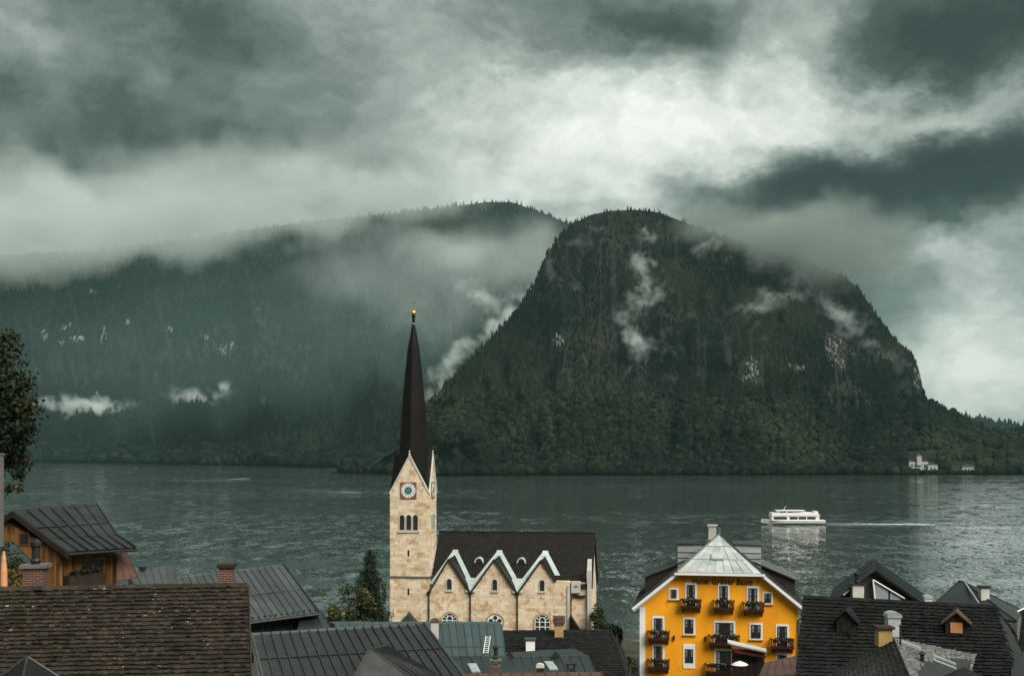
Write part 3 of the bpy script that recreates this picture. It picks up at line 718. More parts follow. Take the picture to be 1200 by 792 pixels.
def leaves(name, blobs, n, size, mat, parent, seed=1, droop=0.0, aspect=.6, shell=.45):
    """crown of single leaves spread through clumps: blobs are (centre, radii)"""
    r = np.random.default_rng(seed); V = []; T = []
    w = np.array([b[1][0] * b[1][1] * b[1][2] for b in blobs]) ** .67; w = w / w.sum()
    pick = r.choice(len(blobs), n, p=w)
    for i in range(n):
        c, rad = blobs[pick[i]]
        d = r.normal(size=3); d /= np.linalg.norm(d); rr = (shell + (1 - shell) * r.random()) * (1 + .12 * r.normal())
        p = np.array(c) + d * np.array(rad) * rr
        a = r.normal(size=3); a[2] -= droop; a /= np.linalg.norm(a); b = np.cross(a, r.normal(size=3)); b /= np.linalg.norm(b)
        s = size * (.6 + .8 * r.random())
        V += [p - a * s * .5, p + b * s * aspect * .5, p + a * s * .5, p - b * s * aspect * .5]
        t = np.clip(.25 + .3 * (pick[i] * .618 % 1) + .22 * r.normal(), 0, .82); t = min(1, t + .45) if r.random() < .06 else t
        T += [t] * 4
    V = np.array(V); F = np.arange(len(V)).reshape(-1, 4)
    off = OFF[parent.name]; o = np_mesh(name, V - np.array(off), F, mat, None, {'tone': np.array(T)}); o.parent = parent; OFF[o.name] = off
    return o
def trunk(name, pts, parent):
    mb = MB()
    for (a, ra), (b, rb) in zip(pts[:-1], pts[1:]): mb.tube(a, b, ra, rb, 8)
    return mb.build(name, BARK, parent)
# ------------------------------------------------------------------ the church
def church():
    fr = Fr(P(457, 700, 140).xy.to_3d(), -7.0)
    W = 4.65; Z0 = .5
    root = empty('church', fr.p(11.5, 5, Z0), 'pale stone church with a slender dark spire and three front gables', 'church')
    zt = 19.45
    tw = MB(); fr.box(tw, 0, W, 0, W, Z0, zt)
    # four gables of the tower
    gz = 23.7
    fr.poly(tw, [(.02, zt), (W - .02, zt), (W / 2, gz)], .001, .35); fr.poly(tw, [(.02, zt), (W - .02, zt), (W / 2, gz)], W - .35, W - .001)
    for u0 in (.001, W - .35):
        tw.prism([fr.p(u0, .02, zt), fr.p(u0, W - .02, zt), fr.p(u0, W / 2, gz)], fr.u * .349)
    tower = tw.build('tower', STONE, root)
    mb = MB(); fr.box(mb, -.10, W + .10, -.10, W + .10, 9.55, 9.75); mb.build('string_course', GREYPL, tower)
    # white copings on the gables with little finials
    cp = MB(); c2 = MB()
    for v in (-.04, ):
        fr.bar(cp, (-.05, zt - .05), (W / 2, gz + .12), .16, v - .03, v + .34); fr.bar(cp, (W + .05, zt - .05), (W / 2, gz + .12), .16, v - .03, v + .34)
    for sgn in (0, 1):
        vv = (-.05, W + .05)[sgn]
        a, b = fr.p(W + .02, vv, zt - .05), fr.p(W + .02, W / 2, gz + .12); cp.tube(a, b, .11, .11, 6)
    for p in (fr.p(W / 2, 0, gz), fr.p(W, W / 2, gz)): cp.lathe(p, [(.10, 0), (.13, .3), (.05, .45), (.09, .62), (.01, .8)], 8)
    cp.build('gable_coping', PLASTER, tower)
    # spire: square at the eaves, eight-sided above, slightly hollow outline
    C = (W / 2, W / 2); prof = [(19.4, 2.32), (21.5, 2.05), (24.2, 1.80), (29.7, 1.43), (34.0, 1.00), (36.4, .72), (38.4, .36), (39.5, .16)]
    mb = MB(); rings = []
    for (z, r) in prof:
        k = max(0.0, 1 - (z - 19.4) / 4.0); pts = []
        for i in range(8):
            a = math.pi / 4 * i
            rr = r * ((1.414 * k + 1.08 * (1 - k)) if i % 2 else (.86 * k + 1.0 * (1 - k)))
            pts.append(fr.p(C[0] + math.cos(a) * rr, C[1] + math.sin(a) * rr, z))
        rings.append(pts)
    vs = [p for rg in rings for p in rg]; fs = [(j * 8 + i, j * 8 + (i + 1) % 8, (j + 1) * 8 + (i + 1) % 8, (j + 1) * 8 + i) for j in range(len(rings) - 1) for i in range(8)]
    mb.add(vs, fs + [tuple(range(8))[::-1], tuple(range(len(vs) - 8, len(vs)))])
    # gable roofs running into the spire
    for (a, b, apex, inn) in (((0, 0), (W, 0), (W / 2, 0), (W / 2, 1.2)), ((W, 0), (W, W), (W, W / 2), (W - 1.2, W / 2)), ((W, W), (0, W), (W / 2, W), (W / 2, W - 1.2)), ((0, W), (0, 0), (0, W / 2), (1.2, W / 2))):
        A, B, T, I = fr.p(*a, zt), fr.p(*b, zt), fr.p(*apex, gz + .05), fr.p(*inn, gz + .4)
        mid = fr.p(W / 2, W / 2, zt); mb.add([A, T, I, lerp(A, mid, .45)], [(0, 1, 2, 3)]); mb.add([B, T, I, lerp(B, mid, .45)], [(0, 3, 2, 1)])
    spire = mb.build('spire', SPIRE, root)
    t = fr.p(*C, 39.4)
    MB().lathe(t, [(.20, 0), (.24, .08), (.16, .14)], 10).build('collar', PLASTER, spire)
    MB().lathe(t + Vector((0, 0, .1)), [(.17, 0), (.17, .7), (.24, .8), (.24, .95), (.1, 1.0)], 10).build('finial_stem', SPIRE, spire)
    MB().lathe(t + Vector((0, 0, 1.05)), [(.05, 0), (.28, .1), (.36, .3), (.28, .5), (.08, .62)], 12).build('ball', GOLD, spire, smooth=True)
    mb = MB(); c = t + Vector((0, 0, 1.6)); mb.box(c + Vector((0, 0, .65)), (.12, .10, 1.35), fr.u); mb.box(c + Vector((0, 0, .85)), (.62, .10, .12), fr.u); mb.box(c + Vector((0, 0, 1.1)), (.34, .10, .10), fr.u)
    mb.build('cross', GOLD, spire)
    # clock on the front gable
    def clock(f2, cu, cz, vface, parent):
        mb = MB(); f2.box(mb, cu - .97, cu + .97, vface - .06, vface - .004, cz - 1.0, cz + .98); ck = mb.build('clock', CLOCKBACK, parent)
        disc = lambda r, n=24: [(cu + r * math.cos(2 * math.pi * i / n), cz + r * math.sin(2 * math.pi * i / n)) for i in range(n)]
        mb = MB(); f2.poly(mb, disc(.86), vface - .09, vface - .062); mb.build('dial', DIAL, ck)
        mb = MB()
        for i in range(12):
            a = math.pi / 6 * i; f2.bar(mb, (cu + .60 * math.cos(a), cz + .60 * math.sin(a)), (cu + .80 * math.cos(a), cz + .80 * math.sin(a)), .075, vface - .105, vface - .092)
        mb.build('hour_marks', BLACK, ck, kind='stuff')
        mb = MB(); f2.poly(mb, disc(.46), vface - .108, vface - .092); mb.build('dial_centre', DIALC, ck)
        for a, l in ((R(205), .42), (R(62), .62)):
            mb = MB(); f2.bar(mb, (cu, cz), (cu + l * math.cos(a), cz + l * math.sin(a)), .075, vface - .125, vface - .11); mb.build('hand', GOLD, ck)
    clock(fr, 2.2, 19.75, 0, root)
    fs_ = Fr(fr.p(W, 0, 0).xy.to_3d(), fr.yaw + 90)
    clock(fs_, W / 2, 19.75, 0, root)
    def bell_window(f2, cu, parent):
        for k in (-1, 0, 1):
            mb = MB(); f2.poly(mb, arch(cu + k * .80, 15.15, .56, 1.75), -.02, -.004); w = mb.build('belfry_window', BLACK, parent)
            mb = MB(); ring(f2, mb, arch(cu + k * .80, 15.15, .56, 1.75), arch(cu + k * .80, 15.10, .72, 1.88), -.07, -.003); mb.build('stone_surround', PLASTER, w)
        mb = MB(); f2.box(mb, cu - 1.3, cu + 1.3, -.12, -.004, 14.85, 15.05); mb.build('sill', PLASTER, parent)
    bell_window(fr, 2.25, tower); bell_window(fs_, W / 2, tower)
    for z in (12.05, 7.55):
        mb = MB(); fr.box(mb, 2.1, 2.32, -.012, -.004, z, z + .75); mb.build('slit_window', BLACK, tower)
    mb = MB(); mb.add([fr.p(1.0, -.02, 4.2), fr.p(3.6, -.02, 4.2), fr.p(2.3, -.02, 5.6), fr.p(1.0, -1.6, 4.0), fr.p(3.6, -1.6, 4.0), fr.p(2.3, -.9, 5.3)], [(0, 2, 5, 3), (2, 1, 4, 5), (3, 5, 4), (0, 3, 4, 1), (0, 1, 2)])
    mb.build('porch_roof', METAL_BL, root)
    # nave: valleys and apexes of the three gables along the facade
    val = [W, 9.55, 15.05]; ap = [7.0, 12.35, 17.85]; zv, za, ze, zr = 7.9, 11.7, 9.35, 14.55
    uR0, uR1 = 21.1, 23.45; vr = 6.6; sl = (zr - 8.1) / vr
    poly = [(W, Z0), (W, zv), (ap[0], za), (val[1], zv), (ap[1], za), (val[2], zv), (ap[2], za), (19.35, ze), (uR0, ze), (uR0, Z0)]
    mb = MB(); fr.poly(mb, poly, .02, 1.2)
    fr.box(mb, W, uR0, 1.2, 13.2, Z0, zv - .5); fr.box(mb, uR0, uR1, .9, 13.2, Z0, 9.2)
    # east gable end wall
    mb.prism([fr.p(uR1 - .5, .9, 9.2), fr.p(uR1 - .5, 12.3, 9.2), fr.p(uR1 - .5, vr, zr - .3)], fr.u * .5)
    nave = mb.build('nave', STONE, root)
    # main roof
    ul, ur = W + .02, uR1 + .25
    q = [fr.p(W - .3, vr, zr), fr.p(ur, vr, zr), fr.p(ur, .3, zr - sl * (vr - .3)), fr.p(W - .3, .3, zr - sl * (vr - .3))]
    # start the slope above the valleys; between gables the valley gutters carry it
    q = [fr.p(W + .01, vr, zr), fr.p(ur, vr, zr), fr.p(ur, .55, zr - sl * (vr - .55)), fr.p(W + .01, .55, zr - sl * (vr - .55))]
    rf = tile_slope(q, 26, 60, SH_CHURCH, root, .14, .03)
    slab([fr.p(ur, vr, zr), fr.p(W, vr, zr), fr.p(W, 13.4, zr - sl * 6.8), fr.p(ur, 13.4, zr - sl * 6.8)], .14, 'roof', SH_CHURCH, root)
    ridge_cap(fr.p(W, vr, zr), fr.p(ur, vr, zr), SPIRE, rf, .18, 24)
    roofz = lambda v: zr - sl * (vr - v)
    vback = vr - (zr - (za + .15)) / sl
    for i, a in enumerate(ap):
        l = val[i]; r = val[i + 1] if i < 2 else 19.5; zr_ = zv if i < 2 else ze
        A0, A1 = fr.p(a, -.22, za + .15), fr.p(a, vback + .1, za + .15)
        Lq = [A0, A1, fr.p(l + .02, .45, zv + .22), fr.p(l + .02, -.22, zv + .12)]
        Rq = [A1, A0, fr.p(r - .02, -.22, zr_ + .12), fr.p(r - .02, .75 if i < 2 else 1.7, zr_ + (.45 if i < 2 else .12))]
        g = MB(); n1 = quad_n(Lq); g.prism(Lq, n1 * .10); go = g.build('gable_roof', VERDI, root)
        tile_slope([Rq[1], Rq[0], Rq[3], Rq[2]], 12, 10, SH_CHURCH, root, .10, .03, name='gable_roof')
        mb = MB(); fr.bar(mb, (l, zv + .02), (a, za + .12), .20, -.24, .03); fr.bar(mb, (a, za + .12), (r, zr_ + .02), .20, -.24, .03); mb.build('verge_board', DARKWOOD, root)
        # pale valley flashing up the main roof on both sides of the gable
        vt = vback + .45; nrm = quad_n(q)
        def strip(p0, p1, w0, w1):
            d = fr.u
            return [p0 - d * w0, p0 + d * w0, p1 + d * w1, p1 - d * w1]
        up = nrm * .075
        P0 = fr.p(r + .05, .62 if i < 2 else 1.75, roofz(.62 if i < 2 else 1.75)); P1 = fr.p(a + .05, vt, roofz(vt))
        st = MB(); st.prism([x + up for x in strip(P0, P1, .30, .28)], nrm * .05)
        P0 = fr.p(l + .1, .62, roofz(.62)); st.prism([x + up * 1.25 for x in strip(P0, P1 - fr.u * .1, .20, .20)], nrm * .05)
        st.prism([x + up * 1.5 for x in (fr.p(a - .42, vt - .5, roofz(vt - .5)), fr.p(a + .5, vt - .5, roofz(vt - .5)), fr.p(a + .36, vt + .12, roofz(vt + .12)), fr.p(a - .26, vt + .12, roofz(vt + .12)))], nrm * .05)
        if i < 2:
            st.prism([x + up * 1.1 for x in (fr.p(r - .9, .6, roofz(.6)), fr.p(r + .9, .6, roofz(.6)), fr.p(r + .75, 1.35, roofz(1.35)), fr.p(r - .75, 1.35, roofz(1.35)))], nrm * .05)
            st.prism([fr.p(r - .55, -.2, zv + .10), fr.p(r + .55, -.2, zv + .10), fr.p(r + 1.0, .6, roofz(.6) + .1), fr.p(r - 1.0, .6, roofz(.6) + .1)], Vector((0, 0, .12)))
        st.build('valley_flashing', VERDI, root)
        # gable windows
        mb = MB(); fr.poly(mb, arch(a + .05, 8.25, .55, 1.25), -.012, .016); w = mb.build('gable_window', BLACK, root)
        mb = MB(); ring(fr, mb, arch(a + .05, 8.25, .55, 1.25), arch(a + .05, 8.2, .72, 1.38), -.05, .018); fr.box(mb, a - .4, a + .5, -.12, .018, 8.02, 8.18); mb.build('stone_surround', PLASTER, w)
        mb = MB(); cu = a + .1
        if i != 1:
            z0, w_, h_ = 3.0, 1.75, 2.55; po = arch(cu, z0, w_, h_, 14); fr.poly(mb, po, -.010, .016); w = mb.build('arched_window', GLASS, root)
            mb = MB(); ring(fr, mb, po, arch(cu, z0 - .05, w_ + .34, h_ + .22, 14), -.07, .018); mb.build('stone_surround', BRICKY, w)
            mb = MB(); zs = z0 + h_ - w_ / 2
            for du in (-.32, .32): fr.box(mb, cu + du - .045, cu + du + .045, -.05, -.012, z0, zs + .35)
            for zz in (z0 + .55, z0 + 1.1, zs): fr.box(mb, cu - w_ / 2, cu + w_ / 2, -.046, -.013, zz - .04, zz + .04)
            ring(fr, mb, arch(cu, zs - .5, .62, 1.0, 10), arch(cu, zs - .54, .78, 1.12, 10), -.054, -.014)
            for an in (35, 62, 118, 145): fr.bar(mb, (cu + .42 * math.cos(R(an)), zs + .4 * math.sin(R(an))), (cu + .86 * math.cos(R(an)), zs + .86 * math.sin(R(an))), .07, -.05, -.012)
            ring(fr, mb, arch(cu, z0, w_ - .12, h_ - .06, 14), po, -.056, -.015)
            mb.build('tracery', DIAL, w)
        else:
            cz = 4.55; rr = .92; disc = lambda r_, n=22, x=0, z=0: [(cu + x + r_ * math.cos(2 * math.pi * k / n), cz + z + r_ * math.sin(2 * math.pi * k / n)) for k in range(n)]
            fr.poly(mb, disc(rr), -.010, .016); w = mb.build('rose_window', DIAL, root)
            mb = MB(); ring(fr, mb, disc(rr), disc(rr + .16), -.07, .018); mb.build('stone_surround', BRICKY, w)
            mb = MB()
            for kx in range(5):
                an = R(90 + 72 * kx); fr.poly(mb, disc(.25, 14, .52 * math.cos(an), .52 * math.sin(an)), -.03, -.011)
            fr.poly(mb, disc(.19, 14), -.03, -.011); mb.build('glass', GLASS, w)
    for u in (W + .02, val[1], val[2]):
        mb = MB(); mb.tube(fr.p(u, -.14, Z0 + .5), fr.p(u, -.14, zv - .1), .08, .08, 8); mb.tube(fr.p(u, -.14, zv - .3), fr.p(u, -.14, zv + .1), .10, .26, 8); mb.build('downpipe', DARKWOOD, root)
    mb = MB(); mb.tube(fr.p(uR0 + .15, -.12, Z0 + .5), fr.p(uR0 + .15, -.12, 7.6), .08, .08, 8); mb.build('downpipe', DARKWOOD, root)
    # little eye dormers
    for u in (10.1, 15.15):
        v = 3.4; z = roofz(v); mb = MB(); f2 = Fr(fr.p(u, v - .45, 0).xy.to_3d(), fr.yaw)
        half = [(.42 * math.cos(math.pi * i / 10), z - .30 + .52 * math.sin(math.pi * i / 10)) for i in range(11)]
        outer = [(.54 * math.cos(math.pi * i / 10), z - .30 + .66 * math.sin(math.pi * i / 10)) for i in range(11)]
        f2.poly(mb, half, 0, 1.0); d = mb.build('eye_dormer', BLACK, rf)
        mb = MB()
        for i in range(10): mb.prism([f2.p(*x) for x in ((half[i][0], -.12, half[i][1]), (half[i + 1][0], -.12, half[i + 1][1]), (outer[i + 1][0], -.12, outer[i + 1][1]), (outer[i][0], -.12, outer[i][1]))], f2.v * 1.1)
        mb.build('hood', VERDI, root)
    # east bay: white box, pilasters, lean-to roof
    mb = MB(); fr.box(mb, 21.25, 22.3, .25, .9, 8.05, 9.35); bx = mb.build('roof_box', PLASTER, root)
    mb = MB(); fr.box(mb, 21.6, 22.0, .23, .248, 8.7, 8.85); mb.build('louvre', BLACK, bx)
    mb = MB(); fr.box(mb, 21.3, uR1 - .6, .55, .95, 7.55, 7.72); mb.build('cornice', DARKWOOD, root)
    mb = MB(); fr.box(mb, uR1 - .36, uR1 + .12, .45, 1.1, Z0, 10.6); mb.add([fr.p(uR1 - .36, .45, 10.6), fr.p(uR1 + .12, .45, 10.6), fr.p(uR1 + .12, 1.1, 11.9), fr.p(uR1 - .36, 1.1, 11.9), fr.p(uR1 - .36, 1.1, 10.6), fr.p(uR1 + .12, 1.1, 10.6)], [(0, 1, 2, 3), (0, 3, 4), (1, 5, 2), (3, 2, 5, 4)])
    mb.build('corner_buttress', PLASTER, root)
    mb = MB(); fr.box(mb, uR0 - .28, uR0 - .02, -.12, .02, Z0, 8.9); mb.build('pilaster', PLASTER, root)
    mb = MB(); mb.prism([fr.p(uR0 + .1, -.6, 2.6), fr.p(uR0 + .1, -.6, 5.5), fr.p(uR1 - .4, -.6, 2.6)], fr.v * 1.4); mb.build('side_roof', SPIRE, root)
church()

# ------------------------------------------------------------------ the yellow hotel
def hotel():
    c = P(843, 700, 113); fr = Fr(c.xy.to_3d(), -9.5); k = 12.39
    U = lambda px: (px - 843) / k * 1.0
    Zf = lambda py: CAMZ - (py - HORIZ) / k
    Z0 = 1.0; uL, uR = U(751), U(933)
    root = empty('hotel', fr.p(0, 6, Z0), 'bright yellow hotel with balconies, half-hipped gable and sheet-metal roof', 'hotel')
    ze, zt, uh, zr, dep = 9.95, 12.95, 3.95, 16.35, 13.0
    mb = MB(); fr.poly(mb, [(uL, Z0), (uR, Z0), (uR, ze), (uh, zt), (-uh, zt), (uL, ze)], 0, dep); mb.build('wall', YELLOW, root)
    mb = MB(); fr.box(mb, uL - .08, U(756.5), -.03, dep * .98, Z0, ze - .35); mb.build('corner_pilaster', WHITE, root)
    ev = .55; over = .7; sl = (zr - ze) / (abs(uL) + .3); eu = abs(uL) + .75; zee = zr - sl * eu
    hz = zr - sl * uh; vh = 2.7
    for s in (-1, 1):
        # lower part of the slope to the verge, upper part to the hip
        ql = [fr.p(s * uh, -over, hz), fr.p(s * uh, dep + .4, hz), fr.p(s * eu, dep + .4, zee), fr.p(s * eu, -over, zee)]
        seam_slope(ql if s > 0 else [ql[1], ql[0], ql[3], ql[2]], 18, METAL_M, root, .12, rib=.04)
        qu = [fr.p(0, vh, zr), fr.p(0, dep + .4, zr), fr.p(s * uh, dep + .4, hz), fr.p(s * uh, -over, hz)]
        seam_slope(qu if s > 0 else [qu[1], qu[0], qu[3], qu[2]], 14, METAL_M, root, .10, rib=.04)
        mb = MB(); fr.bar(mb, (s * (eu - .02), zee - .12), (s * (uh - .1), hz - .12), .26, -over - .02, -over + .08); mb.build('verge_board', WHITE, root)
        mb = MB(); fr.bar(mb, (s * (eu - .05), zee - .34), (s * (uh - .1), hz - .34), .30, -.05, .0); mb.build('verge_trim', WHITE, root)
        mb = MB(); mb.add([fr.p(s * eu, -over, zee - .14), fr.p(s * uh, -over, hz - .14), fr.p(s * uh, 0, hz - .14), fr.p(s * eu, 0, zee - .14)], [(0, 1, 2, 3)]); 
        mb.prism([fr.p(s * eu, -over + .1, zee - .26), fr.p(s * uh, -over + .1, hz - .26), fr.p(s * uh, 0, hz - .26), fr.p(s * eu, 0, zee - .26)], (0, 0, .08)); mb.build('soffit', WHITE, root)
    # half hip at the front: three rows of pale panels
    A, B, T = fr.p(-uh - .05, -over - .12, hz - .05), fr.p(uh + .05, -over - .12, hz - .05), fr.p(0, vh, zr + .06)
    mb = MB(); n = (B - A).cross(T - A).normalized(); n = n if n.z > 0 else -n
    hip = mb.prism([A - n * .12, B - n * .12, T - n * .12], n * .1).build('hip_roof', METAL_L, root)
    rows = [0, .34, .68, 1.0]
    for j in range(3):
        t0, t1 = rows[j] + .006, rows[j + 1] - .006
        w0, w1 = 1 - t0, 1 - t1; npan = (9, 6, 3)[j]
        for i in range(npan):
            def pt(s, t): return lerp(lerp(A, T, t), lerp(B, T, t), s)
            a, b = i / npan + .006, (i + 1) / npan - .006
            MB().prism([pt(a, t0) + n * .004, pt(b, t0) + n * .004, pt(b, t1) + n * .004, pt(a, t1) + n * .004], n * (.02 + .012 * random.random())).build('panel', METAL_L, hip)
    for X in (A, B): MB().tube(X + n * .03, T + n * .03, .08, .08, 6).build('hip_seam', METAL_M, hip)
    mb = MB(); mb.box(fr.p(0, -over - .14, hz - .18), (2 * uh + .5, .14, .2), fr.u); mb.build('eave_board', WHITE, root)
    sk = lerp(lerp(A, T, .40), lerp(B, T, .40), .46); yv = (T - (A + B) / 2).normalized()
    sko = MB().box(sk + n * .12, (1.1, .75, .16), fr.u, yv, n).build('skylight', METAL_L, root); MB().box(sk + n * .215, (.92, .58, .02), fr.u, yv, n).build('pane', GLASS_L, sko)
    mb = MB(); ridge = ridge_cap(fr.p(0, vh, zr), fr.p(0, dep + .4, zr), METAL_M, root, .2)
    ch = chimney(root, fr.p(-.65, 4.6, zr - .6), .75, .6, 1.35, PLASTER, 'slab', PLASTER, u=fr.u)
    # dormers: two per side, upper pale and lower weathered
    for s in (-1, 1):
        for (u0, u1, v0, v1, z0, z1, zi, mat, wm, nm) in ((1.5, 4.0, 3.4, 7.2, 13.6, 15.35, 15.37, METAL_M, METAL_L, 'upper_dormer'), (3.4, 7.2, 3.6, 9.5, 10.7, 12.0, 13.75, METAL_M if s < 0 else METAL_M, DARKWOOD, 'lower_dormer')):
            mb = MB(); pts = [(s * u0, z0 - .8), (s * u1, z0 - .5), (s * u1, z1), (s * u0, zi)]
            fr.poly(mb, pts, v0, v1); d = mb.build(nm, wm, root)
            ov = .1 if nm == 'upper_dormer' else .3
            qd = [fr.p(s * (u0 - .2), v0 - ov, zi + .08), fr.p(s * (u0 - .2), v1 + .3, zi + .08), fr.p(s * (u1 + ov), v1 + .3, z1 + .02), fr.p(s * (u1 + ov), v0 - ov, z1 + .02)]
            r = slab(qd, .10, 'dormer_roof', mat, root)
            nn = quad_n(qd)
            for t in np.linspace(0, 1, 6): MB().tube(quad_pt(qd, t, 0) + nn * .02, quad_pt(qd, t, 1) + nn * .02, .035, .035, 5).build('seam', mat, r)
            if nm == 'upper_dormer':
                for zz in (14.0, 14.55): mb = MB(); fr.box(mb, min(s * u0, s * u1), max(s * u0, s * u1), v0 - .05, v0 - .003, zz, zz + .06); mb.build('lap_joint', METAL_M, d)
                continue
            mb = MB(); fr.box(mb, s * (u0 * .35 + u1 * .65) - .45, s * (u0 * .35 + u1 * .65) + .45, v0 - .03, v0 - .004, z0 + .1, z1 - .1); mb.build('pane', GLASS, d)
    for s in (-1, 1): gutter(fr.p(s * (eu + .05), -over, zee - .12), fr.p(s * (eu + .05), dep, zee - .12), METAL_M, root, .09)
    mb = MB(); mb.path([fr.p(eu, -over + .1, zee - .15), fr.p(U(933), -.12, zee - .9), fr.p(U(933), -.12, Z0 + .3)], .07); mb.build('downpipe', METAL_M, root)
    # windows: (column, top row, bottom row, width px, kind)
    def window(px, y0, y1, wpx, panes=2, transom=.7, white_below=0.0, name='window'):
        cu = U(px); z1, z0 = Zf(y0), Zf(y1); w = wpx / k
        t = .17
        mb = MB(); fr.box(mb, cu - w / 2 - t, cu + w / 2 + t, -.05, -.004, z0 - (t * .8), z1 + t); wd = mb.build(name, WHITE, root)
        mb = MB(); fr.box(mb, cu - w / 2, cu + w / 2, -.065, -.052, z0, z1); mb.build('pane', GLASS, wd)
        rr = random.Random(int(px * 7 + y0)); cm = MB(); cw = w * rr.uniform(.10, .24); zc = z0 + (z1 - z0) * rr.choice((.05, .05, .45))
        for sg in (-1, 1): a_ = cu + sg * (w / 2 - .06); fr.box(cm, min(a_, a_ - sg * cw), max(a_, a_ - sg * cw), -.0655, -.0652, zc, z1 - .06)
        cm.build('curtain', CURTAIN, wd, kind='stuff')
        mb = MB()
        for i in range(1, panes): x = cu - w / 2 + w * i / panes; fr.box(mb, x - .035, x + .035, -.095, -.066, z0, z1)
        if transom: zz = z0 + (z1 - z0) * transom; fr.box(mb, cu - w / 2, cu + w / 2, -.092, -.067, zz - .03, zz + .03)
        ring(fr, mb, [(cu - w / 2 + .06, z0 + .06), (cu + w / 2 - .06, z0 + .06), (cu + w / 2 - .06, z1 - .06), (cu - w / 2 + .06, z1 - .06)], [(cu - w / 2, z0), (cu + w / 2, z0), (cu + w / 2, z1), (cu - w / 2, z1)], -.1, -.066)
        mb.build('sash', DARKWOOD, wd)
        if white_below:
            mb = MB(); fr.box(mb, cu - w / 2 - t, cu + w / 2 + t, -.06, -.003, z0 - white_below, z0 - t * .8 - .004); mb.build('apron', WHITE, wd)
            mb = MB(); fr.box(mb, cu - w / 2 - t, cu + w / 2 + t, -.06, -.003, z1 + t + .004, z1 + t + .28); mb.build('lintel', WHITE, wd)
        else:
            mb = MB(); fr.box(mb, cu - w / 2 - .22, cu + w / 2 + .22, -.16, -.004, z0 - t * .8 - .1, z0 - t * .8 - .003); mb.build('sill', BRICKY, wd)
    def balcony(x0, x1, ytop, ybot, seed):
        u0, u1, z1, z0 = U(x0), U(x1), Zf(ytop), Zf(ybot); d = .85
        mb = MB(); fr.box(mb, u0, u1, -d, -.004, z0, z0 + .14)
        for u in (u0 + .15, u1 - .15): mb.prism([fr.p(u - .06, -.004, z0), fr.p(u - .06, -d * .8, z0), fr.p(u - .06, -.004, z0 - .5)], fr.u * .12)
        b = mb.build('balcony', REDWOOD, root)
        mb = MB(); nb = int((u1 - u0) / .13)
        for i in range(nb + 1):
            u = u0 + .04 + (u1 - u0 - .08) * i / nb; fr.box(mb, u - .038, u + .038, -d, -d + .04, z0 + .141, z1)
        for u in (u0, u1 - .04):
            for i in range(6): fr.box(mb, u, u + .04, -d + .12 + i * .12, -d + .18 + i * .12, z0 + .141, z1)
        mb.build('balusters', REDWOOD, b, kind='stuff')
        mb = MB(); fr.box(mb, u0 - .04, u1 + .04, -d - .05, -d + .06, z1 - .02, z1 + .07); fr.box(mb, u0 - .04, u0 + .07, -d + .062, -.01, z1 - .02, z1 + .07); fr.box(mb, u1 - .07, u1 + .04, -d + .062, -.01, z1 - .02, z1 + .07); mb.build('handrail', REDWOOD, b)
        mb = MB(); fr.box(mb, u0 + .15, u1 - .15, -d - .2, -d - .06, z1 - .22, z1 - .04); mb.build('flower_box', REDWOOD, b)
        bl = [(tuple(fr.p(u0 + .25 + (u1 - u0 - .5) * (i + .5) / 5, -d - .16, z1 + .02)), (.26, .2, .22)) for i in range(5)]
        leaves('plants', bl, 260, .18, LEAF_G, b, seed, .2)['kind'] = 'stuff'
        mb = MB(); rr = random.Random(seed)
        for _ in range(9):
            p = fr.p(rr.uniform(u0 + .2, u1 - .2), -d - .25 - rr.uniform(0, .1), z1 + rr.uniform(-.2, .2)); mb.box(p, (.09, .07, .08), fr.u)
        mb.build('blossoms', FLOWER, b, kind='stuff')
    for px, y0, y1, w in ((810, 685.5, 711, 9.5), (848, 686, 711, 9.5), (881.5, 688, 713, 10)): window(px, y0, y1, w, 2, .62, name='balcony_door')
    window(790, 691.5, 701.5, 7, 2, 0); window(898.5, 694, 704.5, 7.5, 2, 0)
    window(772, 725.5, 750, 10, 2, .68, name='balcony_door'); window(808, 726, 742.5, 10, 2, .62); window(849, 729, 755, 20.5, 4, .62, name='balcony_door'); window(885, 730.5, 746, 11, 2, .62); window(915, 731.5, 757, 11, 2, .68, name='balcony_door')
    window(772, 758.5, 784, 10, 2, .7, name='balcony_door'); window(808, 761, 777, 9.5, 2, .65, white_below=.55); window(850, 762, 786, 21, 4, .62, name='balcony_door'); window(915, 765, 786, 11, 2, .62, name='balcony_door')
    for i, a in enumerate(((798.5, 822, 702.5, 712), (836, 860, 703, 713), (870, 894, 704.5, 714.5), (760, 785, 740.5, 750.5), (831, 866, 743.5, 754), (902, 928, 746, 756.5), (760, 785, 774, 784.5), (827, 866, 777, 788), (902, 928, 780, 790))): balcony(*a, seed=40 + i)
    for px, y in ((790.5, 748), (827, 748)):
        mb = MB(); fr.box(mb, U(px) - .07, U(px) + .07, -.22, -.004, Zf(y) - .2, Zf(y) + .2); mb.build('wall_lamp', BLACK, root)
    # painted iron lettering over the top windows
    cu_ = bpy.data.curves.new('lettering', 'FONT'); cu_.body = 'Hotel Gr\u00fcner Baum'; cu_.size = .80; cu_.extrude = .02; cu_.offset = .020; cu_.align_x = 'CENTER'; cu_.space_character = 1.16
    to = bpy.data.objects.new('lettering_source', cu_); col.objects.link(to); bpy.context.view_layer.update()
    me = bpy.data.meshes.new_from_object(to.evaluated_get(bpy.context.evaluated_depsgraph_get())); bpy.data.objects.remove(to)
    xs = [v.co.x for v in me.vertices]; sx = (69 / k) / (max(xs) - min(xs)); off = OFF[root.name]
    for v in me.vertices:
        p = fr.p(U(846.5) + v.co.x * sx, -.05 - v.co.z, Zf(684.3) + v.co.y); v.co = p - off
    me.materials.clear(); me.materials.append(BLACK)
